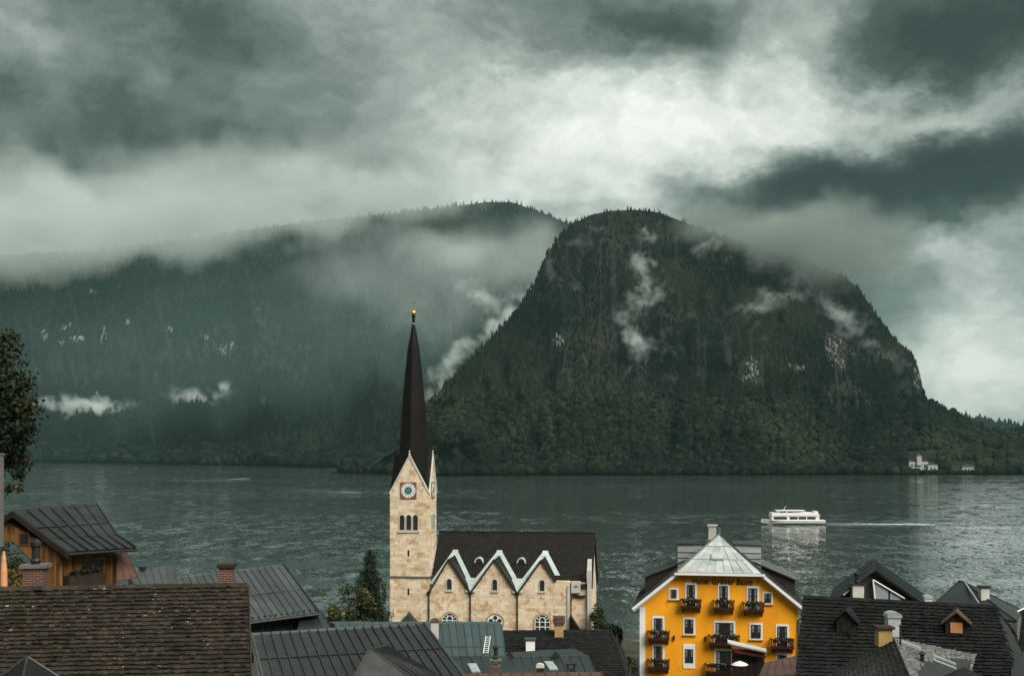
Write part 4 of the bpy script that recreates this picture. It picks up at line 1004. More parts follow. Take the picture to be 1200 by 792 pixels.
    lo = bpy.data.objects.new('lettering', me); link(lo, root); lo['label'] = 'dark lettering Hotel Gr\u00fcner Baum on the yellow gable'
    # base plinth
    mb = MB(); fr.box(mb, uL - .05, uR + .05, -.12, -.004, Z0 - .6, 1.75); mb.build('plinth', GREYPL, root)
    return fr, U, Zf
HF = hotel()
# ------------------------------------------------------------------ foreground and middle roofs
UP = Vector((0, 0, 1))
def back_slope(q, mat, parent, run=None, name='roof'):
    """the slope on the far side of the ridge"""
    TL, TR, BR, BL = q; dl, dr = BL - TL, BR - TR
    m = lambda d: Vector((-d.x, -d.y, d.z))
    return slab([TR, TL, TL + m(dl), TR + m(dr)], .12, name, mat, parent), [TL + m(dl), TR + m(dr)]

def shingle_house():
    TL, TR = P(-40, 690.5, 40.0), P(290, 684.5, 40.6); BR, BL = P(295, 850, 35.3), P(-52, 856, 34.8)
    q = [TL, TR, BR, BL]; root = empty('house', (TL + TR) / 2 - UP * 12, 'house with a big brown shingle roof filling the bottom left corner', 'house')
    rf = tile_slope(q, 32, 52, SH_BROWN, root, .15, .045, jitter=.9)
    _, bk = back_slope(q, SH_BROWN, root)
    ridge_cap(TL, TR, SH_BROWN, rf, .15, 30)
    ins = lambda a, b, t: lerp(a, b, t)
    walls([ins(TL, TR, .02) - UP * .3, ins(TR, TL, .012) - UP * .3, ins(BR, BL, .012) - UP * .4, ins(BL, BR, .02) - UP * .4], 9, PLASTER, root)
    walls([ins(TR, TL, .012) - UP * .35, ins(TL, TR, .02) - UP * .35, bk[0] + (bk[1] - bk[0]) * .02 - UP * .4, bk[1] + (bk[0] - bk[1]) * .012 - UP * .4], 9, PLASTER, root)
    mb = MB(); a, b = TR, BR; e = (TR - TL).normalized()
    mb.prism([a + e * .02 - UP * .02, b + e * .02 - UP * .02, b + e * .02 - UP * .30, a + e * .02 - UP * .30], e * .05); mb.build('verge_board', DARKWOOD, root)
    u = (TR - TL).normalized()
    chimney(root, P(42, 700, 40.5) - UP * .6, .68, .55, 1.62, BRICK, 'slab', GREYPL, .18, u, 'square brick chimney with a stone slab cap')
    chimney(root, P(266, 700, 41.2) - UP * .6, .46, .46, 1.65, BRICK, 'slab', DARKWOOD, None, u, 'narrow brick chimney near the right verge')
    mb = MB(); p = P(42, 694, 39.9); mb.prism([quad_pt(q, .245, .002) + Vector((0, -.05, .09)), quad_pt(q, .272, .002) + Vector((0, -.05, .09)), quad_pt(q, .272, .04) + Vector((0, -.05, .09)), quad_pt(q, .245, .04) + Vector((0, -.05, .09))], (0, -.02, .03)); mb.build('flashing', BLACK, root)
shingle_house()

def corner_roof():
    ap = P(32, 769, 31.0); root = empty('turret_roof', ap - UP * 8, 'dark pointed roof peak at the bottom left edge, in front of the shingles', 'roof')
    b = [ap + Vector((-1.4, -.6, -1.15)), ap + Vector((.25, -1.35, -1.2)), ap + Vector((1.75, .1, -1.15)), ap + Vector((.2, 1.4, -1.15))]
    mb = MB(); mb.add([ap] + b, [(0, 1, 2), (0, 2, 3), (0, 3, 4), (0, 4, 1), (4, 3, 2, 1)]); r = mb.build('roof', SH_BLACK, root)
    for p in b[:3]: MB().tube(ap, p, .04, .04, 6).build('hip_seam', METAL, r)
    walls([p - UP * .02 for p in b], ap.z - 8, PLASTER, root)
corner_roof()

def timber_house():
    rf_, rb, ef, eb = P(16, 598.5, 54), P(113, 590.5, 57), P(80, 646.5, 52.5), P(159, 641.5, 55.5)
    kf, kb = P(59, 631.5, 53.1), P(137, 627, 56.1)
    root = empty('timber_house', P(60, 760, 55), 'orange timber house with a dark sheet-metal roof at the left', 'house')
    up = seam_slope([rf_, rb, kb, kf], 7, METAL, root, .10, (.62,), .05)
    lo = seam_slope([kf, kb, eb, ef], 7, METAL, root, .10, (), .05)
    m = lambda d: Vector((-d.x * 1.0, -d.y * .2, d.z))
    lf, lb = rf_ + Vector((-3.9, 1.6, -1.9)), rb + Vector((-3.9, 1.6, -1.9))
    slab([rb, rf_, lf, lb], .12, 'roof', METAL, root); ridge_cap(rf_, rb, METAL, up, .13, 1)
    # verge of the gable
    mb = MB(); d = (rb - rf_).normalized()
    for a, b in ((rf_, kf), (kf, ef), (rf_, lf)): mb.prism([a - d * .05, b - d * .05, b - d * .05 - UP * .28, a - d * .05 - UP * .28], d * .06)
    mb.build('verge_board', DARKWOOD, root)
    gutter(ef + Vector((.05, -.05, -.1)), eb + Vector((.05, -.05, -.1)), BLACK, root, .06)
    # walls: gable towards us and long side to the right
    zb = 13.0; C0 = P(70, 660, 53.2); C1 = P(135, 660, 56.0); Lc = C0 + (lf - ef) * Vector((1, 1, 0)).length * 0
    gl = Vector((lf.x + .35, lf.y + .2, 0)); gdir = (Vector((gl.x, gl.y, 0)) - Vector((C0.x, C0.y, 0)))
    gw = gdir.length; gdir.normalize(); sdir = Vector((C1.x - C0.x, C1.y - C0.y, 0)); sw = sdir.length; sdir.normalize()
    apex_t = .52 * gw
    topz = lambda t: lerp(ef.z + .0, rf_.z - .25, min(1, t / apex_t)) if t < apex_t else lerp(rf_.z - .25, lf.z - .1, (t - apex_t) / (gw - apex_t))
    b0 = Vector((C0.x, C0.y, 0))
    core = MB(); top = [b0 + gdir * t + UP * (topz(t) - .05) for t in (0, apex_t, gw)]
    core.prism([b0 + UP * zb, *top, b0 + gdir * gw + UP * zb], sdir * sw); core.build('wall', DARKWOOD, root)
    gn = Vector((gdir.y, -gdir.x, 0)); gn = gn if gn.y < 0 else -gn
    sn = Vector((sdir.y, -sdir.x, 0)); sn = sn if sn.y < 0 else -sn
    mb = MB(); t = 0.0
    while t < gw - .1:
        w = random.uniform(.15, .21); tt = min(gw, t + w - .03); z1 = min(topz(t), topz(tt)) - .12
        mb.box(b0 + gdir * ((t + tt) / 2) + gn * (.02 + random.random() * .012) + UP * ((z1 + zb) / 2), (tt - t, .03, z1 - zb), gdir); t += w
    mb.build('gable_boards', WOOD, root, kind='stuff')
    mb = MB(); t = 0.0
    while t < sw - .1:
        w = random.uniform(.15, .21); tt = min(sw, t + w - .03); z1 = ef.z - .16
        mb.box(b0 + sdir * ((t + tt) / 2) + sn * (.02 + random.random() * .012) + UP * ((z1 + zb) / 2), (tt - t, .03, z1 - zb), sdir); t += w
    mb.build('side_boards', WOOD, root, kind='stuff')
    def win(c0, dr, nr, px0, px1, y0, y1, D, parts=2):
        a, b = P(px0, (y0 + y1) / 2, D), P(px1, (y0 + y1) / 2, D); z1, z0 = P(px0, y0, D).z, P(px0, y1, D).z
        def on_wall(px):
            d = pdir(px, 600); # intersect bearing with the wall line
            det = d.x * (-dr.y) + dr.x * d.y; s = (c0.x * (-dr.y) + dr.x * c0.y) / det; return Vector((d.x * s, d.y * s, 0))
        A, B = on_wall(px0), on_wall(px1); ctr = (A + B) / 2; w = (B - A).length
        o = MB().box(ctr + nr * .05 + UP * ((z0 + z1) / 2), (w, .07, z1 - z0), dr).build('window', WOOD, root)
        for i in range(parts):
            cx = ctr + dr * ((i + .5) / parts - .5) * w; MB().box(cx + nr * .09 + UP * ((z0 + z1) / 2), (w / parts - .10, .012, z1 - z0 - .14), dr).build('pane', GLASS, o)
        return ctr, z0, w
    win(b0, sdir, sn, 94, 121, 655, 669, 54.3); win(b0, gdir, gn, 24, 36, 624, 639, 53.8, 1); win(b0, gdir, gn, 50, 58.5, 660, 678, 53.4, 1)
    # planter under the side window
    a = b0 + sdir * .15 + sn * .3; mb = MB(); zc = P(90, 682, 53.5).z; mb.box(a + sdir * 1.0 + UP * zc, (2.1, .4, .62), sdir); pl = mb.build('planter', DARKWOOD, root)
    leaves('plants', [(tuple(a + sdir * (.3 + .35 * i) + UP * (zc + .38)), (.3, .25, .2)) for i in range(5)], 260, .14, LEAF_A, pl, 5)['kind'] = 'stuff'
    # corner posts and a beam below the eave
    mb = MB(); mb.box(b0 + gn * .05 + sn * .05 + UP * ((zb + ef.z - .2) / 2), (.16, .16, ef.z - .2 - zb), sdir); mb.build('corner_post', WOOD, root)
    # tin lean-to at the far end
    q = [P(137, 648, 55.9), P(147, 646, 56.8), P(161, 677, 56.0), P(137, 681, 55.0)]; seam_slope(q, 3, RUST, root, .05, (), .03, 'lean_to_roof')
timber_house()

def porch_and_parasol():
    # small tin roof and creeper at the left edge
    root = empty('porch', P(18, 760, 47), 'small tin porch roof overgrown with creeper at the left edge', 'porch')
    q = [P(-30, 634, 48.6), P(17, 636, 48.2), P(39, 660, 46.8), P(-20, 668, 46.6)]; seam_slope(q, 6, METAL_M, root, .06, (.5,), .03)
    for px, D in ((36, 46.9), (-10, 46.7)): MB().tube(P(px, 664, D), P(px, 790, D), .05, .05, 6).build('post', DARKWOOD, root)
    leaves('creeper', [(tuple(P(x, y, 46.4)), (.5, .4, .35)) for x, y in ((2, 640), (14, 655), (22, 672), (28, 686), (8, 680), (20, 660))], 700, .13, LEAF_G, root, 9)['kind'] = 'stuff'
    r2 = empty('parasol', P(4, 760, 44), 'closed orange parasol on a pole beside the porch at the left edge', 'parasol')
    MB().tube(P(4.5, 780, 44), P(4.5, 640, 44), .03, .03, 6).build('pole', DARKWOOD, r2)
    MB().lathe(P(4.5, 690, 44), [(.07, 0), (.13, .12), (.12, .7), (.09, 1.1), (.03, 1.4)], 10).build('canopy', ORANGE, r2)
    r3 = empty('wooden_post', P(1, 900, 30), 'pale weathered wooden post at the left frame edge', 'post')
    MB().box((P(1, 533, 30) + P(1, 640, 30)) / 2, (.11, .11, P(1, 533, 30).z - P(1, 640, 30).z)).build('shaft', GREYPL, r3)
    MB().box(P(1, 532, 30), (.15, .15, .05)).build('cap', GREYPL, r3)
porch_and_parasol()

def small_shed():
    q = [P(150, 671, 72), P(203, 661, 74), P(208, 686, 70), P(160, 690, 69)]
    root = empty('shed', P(185, 740, 72), 'low shed with a pale grey tin roof behind the brown shingle roof', 'shed')
    seam_slope(q, 6, METAL_M, root, .10, (), .035); walls([p - UP * .12 for p in q], 8, GREYPL, root)
    chimney(root, P(167, 676, 72.5), .3, .3, .55, BLACK, 'slab', BLACK)
small_shed()

def grey_house():
    TL, TR, BR, BL = P(196, 678, 76), P(333, 662, 79), P(374, 717.5, 73.5), P(225, 737, 70)
    root = empty('house', P(300, 820, 76), 'house with a grey standing-seam roof left of the conifer', 'house')
    rf = seam_slope([TL, TR, BR, BL], 17, METAL_M, root, .12, (.52,), .045)
    back = P(356, 700, 84); n = MB(); hip = [TR, P(345, 684, 83), back, BR]
    mb = MB(); mb.add([TR, back, BR], [(0, 1, 2)]); mb.prism([TR - UP * .1, back - UP * .1, BR - UP * .1], UP * .1); mb.build('hip_roof', METAL_M, root)
    MB().tube(TR + UP * .05, BR + UP * .05, .07, .07, 6).build('hip_seam', METAL, rf); ridge_cap(TL, TR, METAL_M, rf, .14)
    gutter(BL + Vector((0, -.08, -.08)), BR + Vector((0, -.08, -.08)), BLACK, root, .08)
    mb = MB()
    for t in np.linspace(.02, .98, 22): mb.box(quad_pt([TL, TR, BR, BL], t, .965) + UP * .1, (.10, .10, .10))
    mb.build('snow_guards', BLACK, rf, kind='stuff')
    i = lambda a, b, t: lerp(a, b, t)
    w0, w1 = i(BL, TL, .14) - UP * .35, i(BR, TR, .14) - UP * .35 + Vector((-.4, 0, 0)); w2, w3 = w1 + Vector((-2.2, 5, 0)), w0 + Vector((-2, 5, 0))
    walls([w0, w1, w2, w3], 6, GREYPL, root); walls([TL - UP * .3, TR - UP * .3, w1 + UP * .1, w0 + UP * .1], 7, GREYPL, root)
    d = (w1 - w0).normalized(); nn = Vector((d.y, -d.x, 0)).normalized(); nn = nn if nn.y < 0 else -nn
    for t in (.55, .68, .81, .92):
        c = lerp(w0, w1, t) + nn * .03 - UP * .85; o = MB().box(c, (.85, .06, 1.2), d).build('window', DARKWOOD, root); MB().box(c + nn * .035, (.65, .012, 1.0), d).build('pane', GLASS, o)
    mb = MB(); mb.path([BR + Vector((-.4, -.05, -.15)), BR + Vector((-.9, .3, -.9)), BR + Vector((-.8, .4, -2.6)), BR + Vector((-.2, .2, -3.1))], .05); mb.build('downpipe', BLACK, root)
    r2 = empty('annex', P(368, 800, 74), 'narrow annex with a small sheet-metal roof below the grey standing-seam roof', 'annex')
    q = [P(352, 724, 74), P(377, 716, 75), P(392, 742, 71), P(346, 746, 70)]; seam_slope(q, 4, METAL, r2, .08, (), .035); walls([p - UP * .1 for p in q], 6, GREYPL, r2)
grey_house()

def seam_house():
    TL, TR, BR, BL = P(295, 743, 48), P(497, 730.5, 51), P(575, 836, 44.5), P(322, 850, 41.8)
    q = [TL, TR, BR, BL]; root = empty('house', P(420, 900, 48), 'house with a wide dark standing-seam roof at bottom centre left', 'house')
    rf = seam_slope(q, 19, METAL, root, .12, (.30, .62), .05); ridge_cap(TL, TR, METAL_M, rf, .17)
    back_slope(q, METAL, root)
    walls([TL - UP * .2 + Vector((.08, 0, 0)), TR - UP * .2 - Vector((.1, 0, 0)), BR - UP * .25 - Vector((.1, 0, 0)), BL - UP * .25 + Vector((.1, 0, 0))], 8, PLASTER, root)
    mb = MB(); e = (TL - TR).normalized(); mb.prism([TL - UP * .05, BL - UP * .05, BL - UP * .32, TL - UP * .32], e * .06); mb.build('verge_board', PLASTER, root)
    for a, b in ((TR, BR), (TL, BL)): MB().tube(a + UP * .04, b + UP * .04, .06, .06, 6).build('verge_seam', METAL_M, rf)
    # cross gable with slatted cheek
    A = P(433, 760.5, 44.6); A2 = P(452, 757, 47.6); e1 = P(404, 815, 43.0); e1b = P(425, 800, 46); e2 = P(505, 812, 44.0); e2b = P(515, 793, 46.8)
    g = MB(); g.add([A, e1, e2], [(0, 1, 2)]); g.prism([A - Vector((0, -.15, .15)), e1 - Vector((0, -.15, .1)), e2 - Vector((0, -.15, .1))], (0, .5, 0)); g.build('dormer', BLACK, root)
    seam_slope([A2, A, e1, e1b], 3, BLACK, root, .08, (), .03, 'dormer_roof'); seam_slope([A, A2, e2b, e2], 6, METAL, root, .08, (), .05, 'dormer_roof')  # left slope's black colour paints in shade where the sun would brighten it
    MB().tube(A, A2, .06, .06, 6).build('ridge_cap', METAL_M, root)
    mb = MB()
    for t in np.linspace(.06, .94, 12):
        a = lerp(A, e2, t); b = lerp(A, e1, t); mb.box(lerp(e1, e2, .35 + .6 * t) * 0 + a + Vector((0, -.12, -.45 - .3 * (1 - t))), (.05, .03, .5))
    mb.build('slats', METAL, root, kind='stuff')
    wl = P(299, 760, 47.2); 
seam_house()

def teal_house():
    root = empty('house', P(540, 850, 84), 'low house with a teal sheet-metal roof in front of the church', 'house')
    q = [P(392, 730, 88), P(588, 731.5, 88), P(592, 769, 80), P(400, 769, 80)]; rf = seam_slope(q, 22, METAL_T, root, .12, (.72,), .05); ridge_cap(q[0], q[1], METAL_T, rf, .14)
    back_slope(q, METAL_T, root); walls([p - UP * .15 for p in q], 2.5, GREYPL, root)
    chimney(root, P(509.5, 760, 84), .52, .5, 1.9, PLASTER, 'dome', BRICK, None, label='round-capped white chimney')
    # ladder hooked on the slope
    L0, L1 = P(569, 767, 80.2) + UP * .12, P(572, 747, 84) + UP * .12; s = Vector((.16, 0, 0)); mb = MB(); mb.tube(L0 - s, L1 - s, .025, .025, 5); mb.tube(L0 + s, L1 + s, .025, .025, 5)
    for t in np.linspace(.05, .95, 9): mb.tube(lerp(L0, L1, t) - s, lerp(L0, L1, t) + s, .02, .02, 5)
    o = mb.build('roof_ladder', WHITE, root)
teal_house()

def skylight(parent, q, s, t, w, h, mat=GLASS_L, frame=METAL_L):
    nv = quad_n(q); u = (q[1] - q[0]).normalized(); y = nv.cross(u); c = quad_pt(q, s, t)
    o = MB().box(c + nv * .09, (w, h, .12), u, y, nv).build('skylight', frame, parent); MB().box(c + nv * .16, (w - .12, h - .12, .016), u, y, nv).build('pane', mat, o)
def dark_houses():
    root = empty('house', P(650, 850, 94), 'dark shingled house with a white chimney just in front of the church', 'house')
    q = [P(576, 739, 100), P(717, 738, 102), P(738, 800, 90), P(566, 800, 88)]
    rf = tile_slope(q, 24, 58, SH_BLACK, root, .14, .045); back_slope(q, SH_BLACK, root); ridge_cap(q[0], q[1], SH_BLACK, rf, .16, 30)
    walls([p - UP * .2 for p in q], 1.5, GREYPL, root)
    chimney(root, P(621.5, 766, 95.5), .72, .6, 1.15, WHITE, 'slab', METAL_T, None, label='white chimney with a flat pale cap')
    chimney(root, P(655, 748, 99.5) - UP * .5, .72, .62, 1.65, BRICKY, 'flare', BRICK, None, label='ochre chimney with a brown flared top')
    mb = MB()
    for t in np.linspace(.06, .9, 24): mb.box(quad_pt(q, t, .19) + quad_n(q) * .12, (.12, .12, .10))
    mb.build('snow_guards', BLACK, rf, kind='stuff')
    # hipped right end
    e = P(735, 770, 97); mb = MB(); mb.prism([q[1] - UP * .05, e - UP * .1, q[2] - UP * .05], UP * -.12); mb.build('hip_roof', SH_BLACK, root)
    r2 = empty('house', P(620, 900, 78), 'low dark roof with two white skylights at bottom centre', 'house')
    q2 = [P(528, 770.5, 75), P(690, 768, 77), P(712, 822, 68), P(548, 828, 67)]
    rf2 = seam_slope(q2, 14, METAL_BL, r2, .12, (), .03); ridge_cap(q2[0], q2[1], METAL_BL, rf2, .14); back_slope(q2, METAL_BL, r2); walls([p - UP * .2 for p in q2], 1.5, GREYPL, r2)
    skylight(r2, q2, .135, .27, .55, 1.5); skylight(r2, q2, .69, .25, .55, 1.4)
    chimney(r2, P(581, 806, 71), .52, .5, 1.35, BRICK, 'raised', GREYPL, .16, label='small brick chimney with a raised cap and pot')
    chimney(r2, P(633, 800, 71.5), .42, .42, .95, BLACK, 'dome', PLASTER, None, label='black flue with a pale domed cap')
    chimney(r2, P(669, 806, 71), .5, .5, 1.15, BLACK, 'raised', BLACK, None, label='squat black flue')
    for px in (597, 651): 
        mb = MB(); c = P(px, 768, 75.9); mb.add([c + Vector((-.35, -.1, -.1)), c + Vector((.35, -.1, -.1)), c + Vector((0, -.1, .32)), c + Vector((0, .8, .1))], [(0, 1, 2), (1, 3, 2), (0, 2, 3)]); mb.build('roof_vent', METAL_BL, rf2)
    r3 = empty('house', P(630, 960, 62), 'strip of rusty red roof along the bottom centre edge', 'house')
    q3 = [P(520, 789, 62), P(705, 787, 63), P(720, 850, 55), P(520, 856, 54)]; seam_slope(q3, 14, RUST, r3, .12, (), .04); walls([p - UP * .2 for p in q3], 1.5, GREYPL, r3)
dark_houses()

def dormer(parent, q, s, t, w, h, wmat, roofmat, label=None):
    """little gabled dormer on a slope facing us"""
    nv = quad_n(q); u = (q[1] - q[0]).normalized(); c = quad_pt(q, s, t); fwd = Vector((nv.x, nv.y, 0)).normalized()
    slope_d = math.hypot(nv.x, nv.y) / nv.z; depth = h / slope_d * .9
    f = c + fwd * .05
    poly = [f - u * w / 2, f + u * w / 2, f + u * w / 2 + UP * h * .55, f + UP * h, f - u * w / 2 + UP * h * .55]
    o = MB().prism([p - UP * .25 for p in poly[:2]] + poly[2:], -fwd * depth).build('dormer', DARKWOOD, parent)
    if label: o['label'] = label
    for sg in (-1, 1):
        a = f + UP * (h + .04) + fwd * .22; b = f + u * sg * (w / 2 + .22) + UP * (h * .55 - .10) + fwd * .22
        MB().prism([a, b, b - fwd * (depth + .3), a - fwd * (depth + .3)], UP * .06).build('dormer_roof', roofmat, o)
    MB().box(f + fwd * .03 + UP * h * .33, (w * .55, .04, h * .48), u).build('pane', wmat, o)

def right_houses():
    TL, TR, BR, BL = P(941, 698, 71.6), P(1167, 710, 67.6), P(1207, 850, 60.5), P(926, 850, 63)
    q = [TL, TR, BR, BL]; root = empty('house', P(1060, 900, 68), 'long house with a black shingle roof right of the yellow hotel', 'house')
    rf = tile_slope(q, 34, 56, SH_BLACK, root, .14, .045, jitter=.9); ridge_cap(TL, TR, SH_BLACK, rf, .16, 34); back_slope(q, SH_BLACK, root)
    e = P(1188, 738, 74); e2 = P(1240, 860, 68)
    tile_slope([TR, e, e2, BR], 26, 8, SH_BLACK, root, .1, .04, name='side_slope')
    walls([p - UP * .2 for p in q], 3, GREYPL, root)
    dormer(root, q, .235, .30, 1.0, 1.25, BLACK, SH_BLACK, 'small dark gabled dormer at the left of the black roof'); dormer(root, q, .775, .275, 1.15, 1.2, ORANGE, RUST, 'gabled dormer with a rust coloured hatch')
    # weathered wooden roof in front
    r2 = empty('house', P(1065, 950, 55), 'house with a silvery weathered shingle roof at bottom right', 'house')
    Rb, Rf = P(1046, 747, 58), P(1080, 830, 45); Eb, Ef = P(1144, 767, 61.5), P(1118, 850, 50)
    qr = [Rb, Rf, Ef, Eb]; tile_slope(qr, 16, 34, SH_GREY, r2, .10, .04, jitter=1.2)
    Lb, Lf = P(962, 796, 56), P(985, 870, 46); ql = [Rf, Rb, Lb, Lf]; tile_slope(ql, 18, 34, SH_BLACK, r2, .10, .04)
    ridge_cap(Rb, Rf, SH_BLACK, r2, .14, 22)
    walls([Rb - UP * .2, Eb - UP * .2 - Vector((.3, .3, 0)), Ef - UP * .2, Lf - UP * .2, Lb - UP * .2 + Vector((.3, -.3, 0))], 4, GREYPL, r2)
    for s, t, w in ((.10, .16, .35), (.23, .60, .35), (.30, .60, .35), (.50, .56, .35), (.57, .56, .35)): skylight(r2, qr, s, t, w, 1.1)
    MB().lathe(quad_pt(qr, .32, .30) - UP * .1, [(.10, 0), (.10, .45), (.2, .5), (.05, .62)], 8).build('vent_pipe', BLACK, r2)
    MB().lathe(quad_pt(qr, .12, .06) - UP * .1, [(.05, 0), (.05, 1.0), (.09, 1.05), (.02, 1.1)], 8).build('vent_pipe', BLACK, r2)
    chimney(r2, P(1035.5, 756, 57.5), .66, .62, .82, BRICKY, 'slab', DARKWOOD, None, label='ochre chimney with a mossy slab')
    chimney(r2, P(1046, 745, 59.5), .62, .6, .95, METAL_L, 'dome', METAL_L, None, label='sheet-metal clad chimney with a domed cap')
    A = P(1130, 781, 49); mb = MB(); mb.add([A, A + Vector((-1.5, -.8, -.7)), A + Vector((.6, -1.0, -.75)), A + Vector((1.4, .8, -.7)), A + Vector((-.6, 1.0, -.6))], [(0, 1, 2), (0, 2, 3), (0, 3, 4), (0, 4, 1), (4, 3, 2, 1)])
    r3 = empty('porch_roof', A - UP * 6, 'small black hipped roof at the bottom right edge', 'roof'); mb.build('roof', SH_BLACK, r3); walls([A + Vector((-1.3, -.7, -.72)), A + Vector((.55, -.9, -.77)), A + Vector((1.2, .7, -.72)), A + Vector((-.5, .9, -.62))], A.z - 6, GREYPL, r3)
    # glazed gable behind
    r4 = empty('house', P(1030, 760, 96), 'dark house with a glazed gable rising behind the black shingle roof', 'house')
    a = P(1022, 666.5, 92); l = P(974, 702, 92); r = P(1082, 709, 92); d = Vector((2.6, 8, 0)); zb = 5
    mb = MB(); mb.prism([a - UP * .2, l + UP * .0, Vector((l.x, l.y, zb)), Vector((r.x, r.y, zb)), r], d * .95); mb.build('wall', DARKWOOD, r4)
    ar = a + Vector((0, -.5, 0)); seam_slope([a + d, ar, r + Vector((.3, -.5, -.15)), r + d + Vector((.3, 0, -.15))], 8, METAL_BL, r4, .12, (), .04); seam_slope([ar, a + d, l + d + Vector((-.3, 0, -.15)), l + Vector((-.3, -.5, -.15))], 8, METAL_BL, r4, .12, (), .04)
    g = [P(1024, 681, 91.8), P(1041, 690, 91.8), P(1041, 704, 91.8), P(1026, 704, 91.8)]; o = MB().prism(g, (0, .1, 0)).build('glazing', GLASS_L, r4)
    g = [P(1043, 691, 91.8), P(1056, 699, 91.8), P(1056, 705, 91.8), P(1043, 705, 91.8)]; MB().prism(g, (0, .1, 0)).build('glazing', GLASS_L, r4)
    MB().tube(P(1023, 679, 91.7), P(1060, 701, 91.7), .06, .06, 6).build('glazing_bar', WHITE, r4); MB().tube(P(1023, 679, 91.7), P(1025.5, 705, 91.7), .06, .06, 6).build('glazing_bar', WHITE, r4)
    chimney(r4, P(1004.5, 702, 91.5), .85, .7, 1.15, PLASTER, 'slab', BLACK, .27, label='plastered chimney with a round black cowl')
    MB().tube(P(988, 697, 91.6), P(1000, 687, 91.6), .07, .07, 6).build('verge_board', PLASTER, r4)
    # blue-black hipped roof
    r5 = empty('house', P(1135, 770, 84), 'blue-black hipped roof with a pale chimney at the right', 'house')
    t0, t1 = P(1124, 680.5, 82), P(1131, 682.5, 81); bl, br, bb, bc = P(1092, 710, 79), P(1192, 728, 76), P(1200, 716, 88), P(1100, 703, 90)
    mb = MB(); mb.add([t0, t1, bl, br, bb, bc], [(0, 2, 3, 1), (1, 3, 4), (0, 1, 4, 5), (0, 5, 2), (2, 5, 4, 3)]); rr = mb.build('roof', METAL_BL, root if False else r5)
    for a_, b_ in ((t0, bl), (t1, br), (t0, t1), (t1, bb)): MB().tube(a_, b_, .07, .07, 6).build('hip_seam', METAL_BL, rr)
    f = P(1147, 706, 77.4); MB().tube(t1, f, .06, .06, 6).build('hip_seam', METAL_L, rr)
    chimney(r5, P(1153, 712, 79), .55, .5, 1.35, PLASTER, 'slab', BLACK, None, label='pale square chimney')
    walls([p - UP * .1 for p in (bl, br, bb, bc)], 3, GREYPL, r5)
    chimney(r5, P(1087, 706, 80), .5, .4, .3, PLASTER, 'dome', METAL_L, None)
    # roof at the right edge
    r6 = empty('house', P(1195, 820, 80), 'slate-blue roof slope cut off by the right frame edge', 'house')
    q6 = [P(1178, 724, 84), P(1250, 690, 86), P(1270, 770, 74), P(1190, 800, 72)]; tile_slope(q6, 20, 16, SH_BLACK, r6, .12, .04); walls([p - UP * .2 for p in q6], 3, GREYPL, r6)
    MB().tube(q6[0] + UP * .06, q6[1] + UP * .06, .07, .07, 6).build('ridge_cap', METAL_L, r6)
    r7 = empty('house', P(1190, 900, 62), 'pale sided wall below the dark roofs at the right edge', 'house')
    q7 = [P(1183, 765, 66), P(1240, 760, 66), P(1250, 790, 62), P(1186, 796, 62)]; slab(q7, .1, 'roof', METAL_BL, r7); walls([p - UP * .2 for p in q7], 3, PLASTER, r7)
right_houses()

